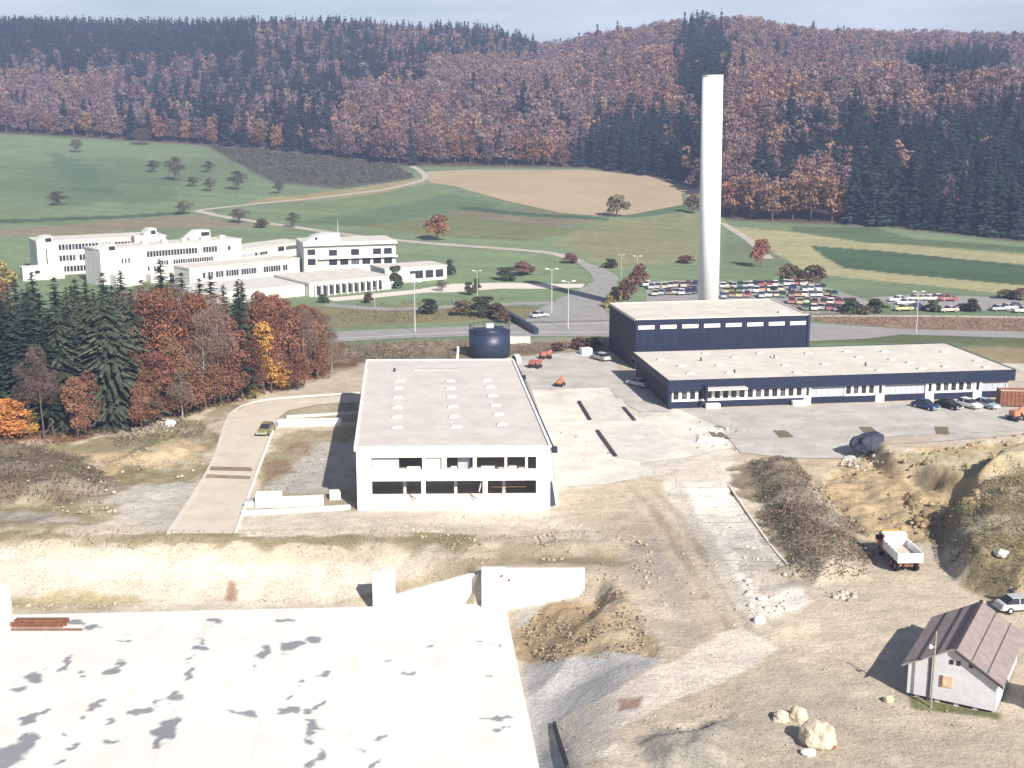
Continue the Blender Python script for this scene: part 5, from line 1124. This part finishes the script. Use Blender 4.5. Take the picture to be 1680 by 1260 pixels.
for px, py, pt, lb in ((1518, 671, 'dark blue', "dark blue car, leftmost of the four parked at the workshop wall"), (1556, 670, 'black', "black and white car, second of the four parked at the workshop wall"), (1588, 669, 'white', "white car, third of the four parked at the workshop wall"), (1616, 669, 'light blue', "pale blue car, rightmost of the four parked at the workshop wall")):
    car(px, py, la-PI/2+.42, pt, lb, "cars at the workshop wall")
car(985, 591, la+2.0, 'silver', "silver car in the boiler house's shadow, nearer the road")
car(1047, 634, la+2.1, 'silver', "silver car in the shadow beside the workshop's left wall")
car(1672, 1002, math.radians(8), 'silver', "silver car half hidden behind the shed at the right edge")
# car park rows
rr = random.Random(4); rows_ = [((1070, 1140), 474, 8, 469), ((1188, 1332), 472, 18, 467), ((1192, 1350), 480, 17, 476), ((1188, 1370), 488, 16, 485), ((1300, 1400), 498, 9, 499), ((1075, 1140), 484, 7, 482), ((1320, 1412), 508, 8, 509)]
lots = []
for (xa, xb), y0, n, y1 in rows_:
    for k in range(n):
        if rr.random() < .06: continue
        t = k/(n-1); lots.append((xa+(xb-xa)*t+rr.uniform(-1.6, 1.6), y0+(y1-y0)*t+rr.uniform(-.9, .9)))
names_p = list(PAINTS); wts = [9, 5, 2, 6, 5, 2, 2, 1, 2, 3, 1, 2]; cc = {}
for x, y in sorted(lots):
    p = rr.choices(names_p, wts)[0]; cc[p] = cc.get(p, 0)+1
    car(x, y, math.radians(rr.choice([78, 258])+rr.uniform(-7, 7)), p, f"{p} car in the car park behind the chimney, {ordw(cc[p])} {p} one from left", "cars in the car park behind the chimney")
cc = {}
for x, y, p in ((1472, 495, 'white'), (1484, 500, 'white'), (1500, 493, 'silver'), (1515, 493, 'beige'), (1527, 493, 'white'), (1536, 492, 'white'), (1550, 493, 'red'), (1556, 494, 'red'), (1492, 509, 'dark blue'), (1506, 508, 'dark blue'), (1482, 510, 'yellow'), (1556, 512, 'beige'), (1576, 509, 'dark blue'), (1588, 509, 'dark blue'), (1655, 508, 'silver'), (1668, 507, 'dark blue'), (1678, 513, 'white'), (1640, 510, 'silver')):
    cc[p] = cc.get(p, 0)+1; car(x, y, math.radians(rr.choice([5, 185])+rr.uniform(-5, 5)), p, f"{p} car on the upper right car park, {ordw(cc[p])} {p} one from left", "cars on the upper right car park")
for x, y, p, lb in ((885, 521, 'silver', "small silver car driving on the junction road beside a lamp"),): car(x, y, math.radians(30), p, lb)
car(1065, 470, math.radians(20), 'white', "white van-like car at the left end of the car park")

# dump truck: +X forward
def truck():
    a, b = at(1503, 948), at(1462, 905); P = (a+b)/2; ang = math.atan2(b.y-a.y, b.x-a.x)
    e_ = empty("dump_truck", (38.7, 121.6, gz(38.7, 121.6)+.05), math.radians(93), "white and orange dump truck seen from behind on the dirt track", "truck")
    MB().box(-3.0, 2.9, -.45, .45, .65, .9).build("chassis", M['rust'], e_)
    m = MB(); m.box(-3.2, 1.1, -1.2, 1.2, 1.15, 1.28); m.box(-3.2, 1.1, -1.26, -1.14, 1.28, 2.15); m.box(-3.2, 1.1, 1.14, 1.26, 1.28, 2.15); m.box(.98, 1.1, -1.14, 1.14, 1.28, 2.6); m.box(1.1, 2.0, -1.2, 1.2, 2.5, 2.6)
    for s in (-1, 1):
        for x in (-2.4, -1.5, -.6, .3): m.box(x-.06, x+.06, s*1.26, s*1.33, 1.2, 2.15)
    m.build("bed", M['white'], e_); MB().box(-3.32, -3.2, -1.26, 1.26, 1.15, 2.1).build("tailgate", M['white'], e_)
    MB().add([(-3.0, -1.1, 1.29), (.9, -1.1, 1.29), (.9, 1.1, 1.29), (-3.0, 1.1, 1.29), (-1.6, -.4, 1.5), (.3, -.5, 1.55), (.3, .5, 1.5), (-1.4, .4, 1.48)], [(0, 1, 5, 4), (1, 2, 6, 5), (2, 3, 7, 6), (3, 0, 4, 7), (4, 5, 6, 7)]).build("load", M['road'], e_)
    cab = MB().add([(1.35, -1.15, .7), (3.1, -1.15, .7), (3.1, 1.15, .7), (1.35, 1.15, .7), (1.35, -1.08, 2.45), (2.75, -1.05, 2.45), (2.75, 1.05, 2.45), (1.35, 1.08, 2.45), (3.12, -1.15, 1.5), (3.12, 1.15, 1.5)], [(0, 3, 2, 1), (4, 5, 6, 7), (0, 1, 8, 5, 4), (1, 2, 9, 8), (8, 9, 6, 5), (2, 3, 7, 6, 9), (3, 0, 4, 7)]).build("cab", M['orange'], e_, bevel=.04)
    MB().box(1.3, 1.34, -.8, .8, 1.65, 2.25).build("rear_window", M['glass'], cab)
    for s in (-1, 1): MB().box(1.8, 2.6, s*1.13-.03, s*1.13+.03, 1.55, 2.2).build("side_window", M['glass'], cab)
    MB().box(1.5, 2.6, -.95, .95, 2.46, 2.58).build("roof_rack", M['yellow'], e_)
    for x in (-2.3, -1.25, 2.2):
        for s in (-1, 1):
            w_ = MB().tube((x, s*.78, .5), (x, s*1.15, .5), .5, .5, 18).build("wheel", M['tyre'], e_); MB().tube((x, s*1.151, .5), (x, s*1.18, .5), .26, .22, 12).build("rim", M['orange'], w_)
    for s in (-1, 1): MB().box(-3.36, -3.3, s*.95-.14, s*.95+.14, .85, 1.02).build("tail_light", M['red'], e_)
    for s in (-1, 1): MB().box(2.4, 2.75, s*1.35-.12, s*1.35+.12, 1.6, 2.05).build("mirror", M['dark'], e_)
truck()
# ------------------------------------------------------------ site shed
sh_b = [at(1487, 1141), at(1621, 1163)]
d = sh_b[1]-sh_b[0]; shw = d.length*1.1; shed = empty("site_shed", (sh_b[0].x, sh_b[0].y, 0), math.radians(-29.5), "grey boarded site shed with pinkish brown ribbed gable roof at the lower right", "shed")
SL = 10.2; hw, hr_ = 2.75, 4.7; rx = shw*.52
m = MB(); th = .1
m.yprism([(0, .25), (shw, .25), (shw, hw), (rx, hr_-.12), (0, hw)], 0, th); m.yprism([(0, .25), (shw, .25), (shw, hw), (rx, hr_-.12), (0, hw)], SL-th, SL); m.box(0, th, th, SL-th, .25, hw); m.box(shw-th, shw, th, SL-th, .25, hw)
wl0 = m.build("wall", M['shedwall'], shed)
for s, xa in ((0, -.45), (1, shw+.45)):
    za = hw-.25; m = MB(); sl = (hr_-za)/abs(rx-xa)
    m.yprism([(xa, za), (rx, hr_), (rx, hr_+.09), (xa, za+.09)], -.35, SL+.35)
    rf = m.build("roof", M['tile'], shed); m = MB(); y = -.3
    m2 = MB()
    while y < SL+.3:
        m2.yprism([(xa, za+.091), (rx, hr_+.091), (rx, hr_+.125), (xa, za+.125)], y, y+.06); y += .42
    m2.build("roof_rib", M['tile'], rf)
    for t in (.33, .66):
        xx = xa+(rx-xa)*t; zz = za+(hr_-za)*t; dx = .03 if s == 0 else -.03
        MB().yprism([(xx-dx, zz+.126), (xx+dx, zz+.126+.0*sl), (xx+dx, zz+.15), (xx-dx, zz+.15)], -.33, SL+.33).build("roof_seam", M['brownclad'], rf)
MB().box(rx-.12, rx+.12, -.36, SL+.36, hr_+.05, hr_+.2).build("ridge_cap", M['brownclad'], shed)
MB().yprism([(rx, hr_-.2), (shw+.45, hw-.45), (shw+.45, hw-.25), (rx, hr_)], -.4, -.352).build("barge_board", M['brownclad'], shed)
MB().box(1.55, 1.75, -.08, 0, 0, 3.6).build("downpipe", M['dark'], shed)
for x in (rx-.25, rx+.25, rx+1.15, rx+1.65):
    MB().box(x-.15, x+.15, -.06, 0, 3.35, 3.7).build("vent_window", M['glass'], shed)
w_ = MB().box(2.45, 3.35, -.06, 0, 1.4, 2.3).build("window_shutter", M['wooden'], shed); MB().box(2.45, 2.62, -.1, -.06, 1.4, 2.3).build("hinge_board", M['rust'], w_)
for x in (.6, 2.1, 3.5, 4.9): MB().box(x, x+.35, .2, .6, -.1, .25).build("footing", M['conc'], shed)
for yy in (2.2, 5.5): MB().box(-.04, 0, yy, yy+.9, 1.2, 2.0).build("window", M['glass'], shed)
sh2 = empty("site_hut", (39.6, 88.6, 0), shed.rotation_euler.z, "small brown roofed hut cut off by the right edge beside the grey shed", "hut")
MB().box(0, 5, 0, 3, 0, 2.2).build("wall", M['shedwall'], sh2); MB().xprism([(-.4, 2.0), (1.5, 3.2), (3.4, 2.0), (3.4, 2.1), (1.5, 3.3), (-.4, 2.1)], -.3, 5.3).build("roof", M['rust'], sh2); MB().box(.8, 1.7, -.05, 0, 0, 1.9).build("door", M['wooden'], sh2)
# poles and lamps
pz = at(1527, 1160); o = empty("wooden_pole", (pz.x, pz.y, 0), 0, "slender pale pole with small white lamp standing in front of the shed", "pole")
MB().tube((0, 0, -.2), (0, 0, 6.2), .09, .06, 8).build("post", M['palebark'], o); MB().tube((0, 0, 4.9), (-.35, 0, 5.0), .03).build("bracket", M['steel'], o); MB().tube((-.35, 0, 4.85), (-.35, 0, 5.1), .16, .08, 10).build("lamp_head", M['white'], o)
lp = None
for x, yb, yt, lb in ((905, 515, 441, "double headed street lamp on the left side of the junction road"), (932, 540, 461, "street lamp in the middle of the main road junction"), (681, 545, 462, "street lamp beside the main road left of the tank"), (615, 507, 471, "small street lamp on the lawn below the school windows"), (783, 496, 444, "street lamp beside the school drive above the tank"), (1503, 546, 478, "tall street lamp on the right, beyond the main road"), (1019, 455, 418, "street lamp at the top of the junction road"), (1045, 470, 420, "thin lamp post left of the chimney by the car park")):
    P = ground(x, yb); hgt_ = at_depth(x, yt, P.y).z-P.z
    if lp is None:
        lp = empty("street_lamp", (0, 0, 0)); MB().tube((0, 0, -.2), (0, 0, 10), .13, .07, 8).build("pole", M['steel'], lp)
        m = MB(); m.tube((0, 0, 9.9), (-.9, 0, 10.15), .05, n=6); m.tube((0, 0, 9.9), (.9, 0, 10.15), .05, n=6); m.build("arm", M['steel'], lp)
        for s in (-1, 1): MB().box(s*1.1-.42, s*1.1+.42, -.16, .16, 10.1, 10.3).build("lamp_head", M['white'], lp, bevel=.04)
        c = lp; CH[lp.name] = [k for k in COL.objects if k.parent == lp]
    else: c = copy_tree(lp)
    c.location = P; c.scale = (hgt_/10.2,)*3; tag(c, lb, "street lamp", "street lamps along the roads")
# boulders
def boulder(x, yb, wpx, hpx, label, m='rock', name="boulder", seed=0, sq=.8, cat="boulder"):
    P = ground(x, yb); dep = P.y*math.cos(TH)+EYE*math.sin(TH); R = wpx/2*dep/FPX; bm = bmesh.new(); bmesh.ops.create_icosphere(bm, subdivisions=4, radius=1)
    r = random.Random(seed); off = Vector((r.random()*9, r.random()*9, r.random()*9)); from mathutils import noise as ns
    for v in bm.verts:
        n_ = ns.noise(v.co*1.1+off)*.35+ns.noise(v.co*3+off)*.12+ns.noise(v.co*8+off)*.04; v.co *= 1+n_; v.co = Vector((v.co.x*R, v.co.y*R*.9, max(v.co.z, -.55)*hpx/2*dep/FPX))
    me = bpy.data.meshes.new(name); bm.to_mesh(me); bm.free(); me.materials.append(M[m]); o = bpy.data.objects.new(name, me); COL.objects.link(o)
    o.location = (P.x, P.y+R*.3, P.z+hpx/2*dep/FPX*.45); tag(o, label, cat); return o
boulder(1345, 1226, 58, 54, "largest pale round boulder in the right foreground", seed=1); boulder(1311, 1182, 30, 32, "middle sized pale boulder just behind the largest one", seed=2); boulder(1282, 1184, 28, 22, "small flat pale boulder left of the middle sized one", seed=3)
boulder(1365, 1229, 14, 10, "small rusty stone at the right foot of the largest boulder", 'rust', seed=4); boulder(1325, 1238, 26, 12, "low white chalky stone at the left foot of the largest boulder", 'conc2', seed=5)
boulder(1246, 1022, 20, 16, "white broken block at the lower end of the pale dirt track", 'conc', seed=6); boulder(1644, 912, 22, 14, "single pale stone in the scrub of the right bank", 'conc2', seed=7)
boulder(279, 699, 18, 13, "white boulder at the foot of the wood", 'conc', seed=8); boulder(1458, 1152, 16, 14, "small yellow sand heap at the left corner of the shed", 'wooden', "sand_heap", 9, cat="heap")
boulder(1250, 985, 14, 10, "small dark edged white rubble block on the pale track", 'conc2', seed=10); boulder(1228, 955, 12, 8, "tiny pale rubble block above the dark edged one on the track", 'conc2', seed=12)
# tarpaulin covered heap on the forecourt
hp_ = boulder(1428, 740, 60, 40, "dark grey blue tarpaulin covered heap on the gravel forecourt", 'tarp', "covered_heap", 11, cat="heap")
# small plant and machines on the yard
def mixer(px, py, rz, paint, label, s=1.):
    P = ground(px, py); e_ = empty("site_machine", P, rz, label, "machine"); e_.scale = (s,)*3
    MB().box(-1.1, 1.1, -.5, .5, .45, .65).build("chassis", M['dark'], e_); MB().box(-1.0, .1, -.5, .5, .65, 1.35).build("engine_cover", M[paint], e_, bevel=.08); MB().tube((.35, 0, .9), (1.15, 0, 1.5), .5, .32, 14).build("drum", M[paint], e_)
    for x in (-.7, .7):
        for q in (-1, 1): MB().tube((x, q*.5, .3), (x, q*.68, .3), .3, .3, 14).build("wheel", M['tyre'], e_)
    return e_
mixer(895, 589, .3, 'red', "red site machine on the far yard, right behind another red one", 1.0); mixer(878, 604, -.4, 'red', "red site machine on the yard nearest the hall's rear corner", 1.05); mixer(919, 634, 1.2, 'orange', "small orange cement mixer in the middle of the yard", .9); mixer(1668, 690, .5, 'orange', "orange site machine at the right edge of the gravel forecourt", 1.2)
P = ground(1664, 668); o = empty("rusty_container", P, la-.25, "rusty brown open container beside the parked cars at the right edge", "container")
m = MB(); m.box(0, 5.5, 0, .12, .2, 2.5); m.box(0, 5.5, 2.4, 2.52, .2, 2.5); m.box(0, .12, .12, 2.4, .2, 2.5); m.box(5.38, 5.5, .12, 2.4, .2, 2.5); o.location.x -= 2.2; m.box(.12, 5.38, .12, 2.4, .2, .32); m.build("shell", M['rust'], o); MB().box(.12, 5.38, .12, 2.4, 2.0, 2.2).build("load", M['road'], o)
m = MB(); x = .4
while x < 5.3: m.box(x, x+.1, -.08, 0, .25, 2.45); x += .6
m.build("rib", M['rust'], o)
boxobj("container_block", (955, 583), (972, 582), 1.6, 1.2, M['white'], "white box beside the shadow in front of the boiler house", "box", bevel=.05)
# stacked rusty sheets and planks on the slab
def slabstack(x0, x1, y, n, label, m='rust', dy=.35):
    a, b = at(x0, y, SLAB_Z), at(x1, y, SLAB_Z); e_ = empty("steel_stack", (a.x, a.y, SLAB_Z+.01), math.atan2(b.y-a.y, b.x-a.x), label, "stack"); L = (b-a).length; r = random.Random(2)
    for k in range(n):
        MB().box(r.uniform(0, .3), L-r.uniform(0, .3), k*dy, k*dy+dy*.85, 0, .18+.14*(k % 3)).build("sheet_pile", M[m], e_)
slabstack(14, 107, 1030, 5, "stack of rusty brown steel sheets at the slab's left rear edge"); slabstack(13, 140, 1035, 1, "single long thin rusty bar lying before the rusty stack", dy=.18)
# pale hut on the ridge
P = ground(806, 72); P.y -= 6; P.z = gz(P.x, P.y); o = empty("hill_house", P, .2, "tiny pale house among the trees near the dip in the ridge", "house"); MB().box(-6, 6, -4, 4, 0, 17).build("wall", M['conc2'], o); MB().xprism([(-5, 16.9), (0, 20.5), (5, 16.9)], -6.5, 6.5).build("roof", M['roof2'], o)
# kerb at the edge of the pale corner in the foreground
P0, P1 = ground(909, 1190), ground(931, 1262); strip("foreground_kerb", [(P0.x, P0.y), ((P0.x+P1.x)/2, (P0.y+P1.y)/2), (P1.x, P1.y)], .22, M['dark'], .0, world=True, kind=None, height=.35, label="short dark kerb edge at the bottom centre beside the slab", cat="kerb")
for (x0, y0, x1, y1, lb) in ((950, 660, 968, 690, "left dark trench edge of the upper unfinished bay"), (1023, 670, 1041, 691, "right dark trench edge of the upper unfinished bay"), (980, 708, 1010, 750, "dark broken kerb along the lower unfinished bay")):
    a, b = ground(x0, y0), ground(x1, y1); strip("trench_board", [(a.x, a.y), ((a.x+b.x)/2, (a.y+b.y)/2), (b.x, b.y)], .45, M['brownclad'], .02, world=True, kind=None, height=.25, label=lb, cat="trench edge")
for k, (px, py, w_, d_, h_, lb) in enumerate(((1166, 724, 3.4, 2.4, .35, "low white concrete frame on the gravel in front of the workshop"), (1146, 706, 2.2, .4, .4, "pale plank pile behind the low white concrete frame"), (1185, 704, .4, 2.4, .5, "bluish metal frame at the right of the low white concrete frame"), (1395, 752, 2.6, .8, .3, "pale slab fragments at the foot of the dark covered heap"))):
    P = ground(px, py); o = MB().box(-w_/2, w_/2, -d_/2, d_/2, -.1, h_).build("foundation_block" if k == 0 else "debris_pile", M[['conc', 'conc2', 'steel', 'conc2'][k]], None, bevel=.04); o.location = P; o.rotation_euler.z = .4*k-.3; tag(o, lb, "frame" if k in (0, 2) else "debris")
# person by the car
def person(px, py, label):
    P = ground(px, py); vs = [(0, 0, .95), (0, 0, 1.2), (0, 0, 1.42), (0, 0, 1.52), (0, .02, 1.68), (.1, 0, .92), (.13, .02, .5), (.14, -.02, .06), (.15, .12, .03), (-.1, 0, .92), (-.12, -.1, .5), (-.13, -.16, .08), (-.14, -.04, .03), (.2, 0, 1.4), (.27, .03, 1.12), (.26, .16, .9), (-.2, 0, 1.4), (-.28, -.03, 1.12), (-.27, .08, .88)]
    es = [(0, 1), (1, 2), (2, 3), (3, 4), (0, 5), (5, 6), (6, 7), (7, 8), (0, 9), (9, 10), (10, 11), (11, 12), (2, 13), (13, 14), (14, 15), (2, 16), (16, 17), (17, 18)]
    rd = [.15, .14, .15, .055, .10, .10, .07, .05, .045, .10, .07, .05, .045, .07, .05, .035, .07, .05, .035]
    me = bpy.data.meshes.new("person"); me.from_pydata(vs, es, []); me.materials.append(M['cloth']); o = bpy.data.objects.new("person", me); COL.objects.link(o); o.location = P; o.rotation_euler.z = 2.6
    md = o.modifiers.new("skin", 'SKIN'); 
    for i, r_ in enumerate(rd): me.skin_vertices[0].data[i].radius = (r_, r_*.8)
    me.skin_vertices[0].data[0].use_root = True; o.modifiers.new("sub", 'SUBSURF').levels = 1; tag(o, label, "person")
    bm = bmesh.new(); bmesh.ops.create_icosphere(bm, subdivisions=2, radius=.108); m2 = bpy.data.meshes.new("head_hair"); bm.to_mesh(m2); bm.free(); m2.materials.append(M['bark']); h_ = bpy.data.objects.new("hair", m2); COL.objects.link(h_); h_.parent = o; h_.location = (0, -.02, 1.72)
    bm = bmesh.new(); bmesh.ops.create_icosphere(bm, subdivisions=2, radius=.1); m3 = bpy.data.meshes.new("face"); bm.to_mesh(m3); bm.free(); m3.materials.append(M['skin']); h_ = bpy.data.objects.new("face", m3); COL.objects.link(h_); h_.parent = o; h_.location = (0, .03, 1.68)
person(1656, 992, "person in dark clothes standing behind the shed beside the silver car")

tb = [k_ for k_ in COL.objects if k_.get('label', '').startswith('front white classroom block')][0]
for (x0, x1, y0, y1, z1) in ((2, 9, -4.5, -.02, 2.9), (12, 20, -3.2, -.02, 2.2), (22, 30, -5.5, -3.4, 1.4)):
    MB().box(x0, x1, y0, y1, -.4, z1).build("terrace", SCH, tb); MB().box(x0+.3, x1-.3, y0+.3, y1-.1, z1+.002, z1+.12).build("terrace_roof", M['bay'], tb)
for k_ in range(5):
    MB().box(13+k_*5.6, 14.4+k_*5.6, 3, 4.2, 9.3, 10.3).build("roof_vent", M['conc2'], tb)

# ============================================================ finish
build_ground()
# the air between here and the hills
hz = MB().box(-9000, 9000, -120, 4600, -6, 175).build("haze", M['white']); hz['kind'] = 'stuff'; hz['label'] = "thin bluish autumn haze over the whole valley"; hz['category'] = "haze"
hm, hn, hb = newmat("haze_air"); hn.nodes.remove(hb); pv = hn.nodes.new("ShaderNodeVolumePrincipled"); pv.inputs['Color'].default_value = (.50, .62, 1, 1); pv.inputs['Density'].default_value = .00031; pv.inputs['Anisotropy'].default_value = .0
hn.links.new(pv.outputs[0], hn.nodes["Material Output"].inputs['Volume']); hz.data.materials[0] = hm
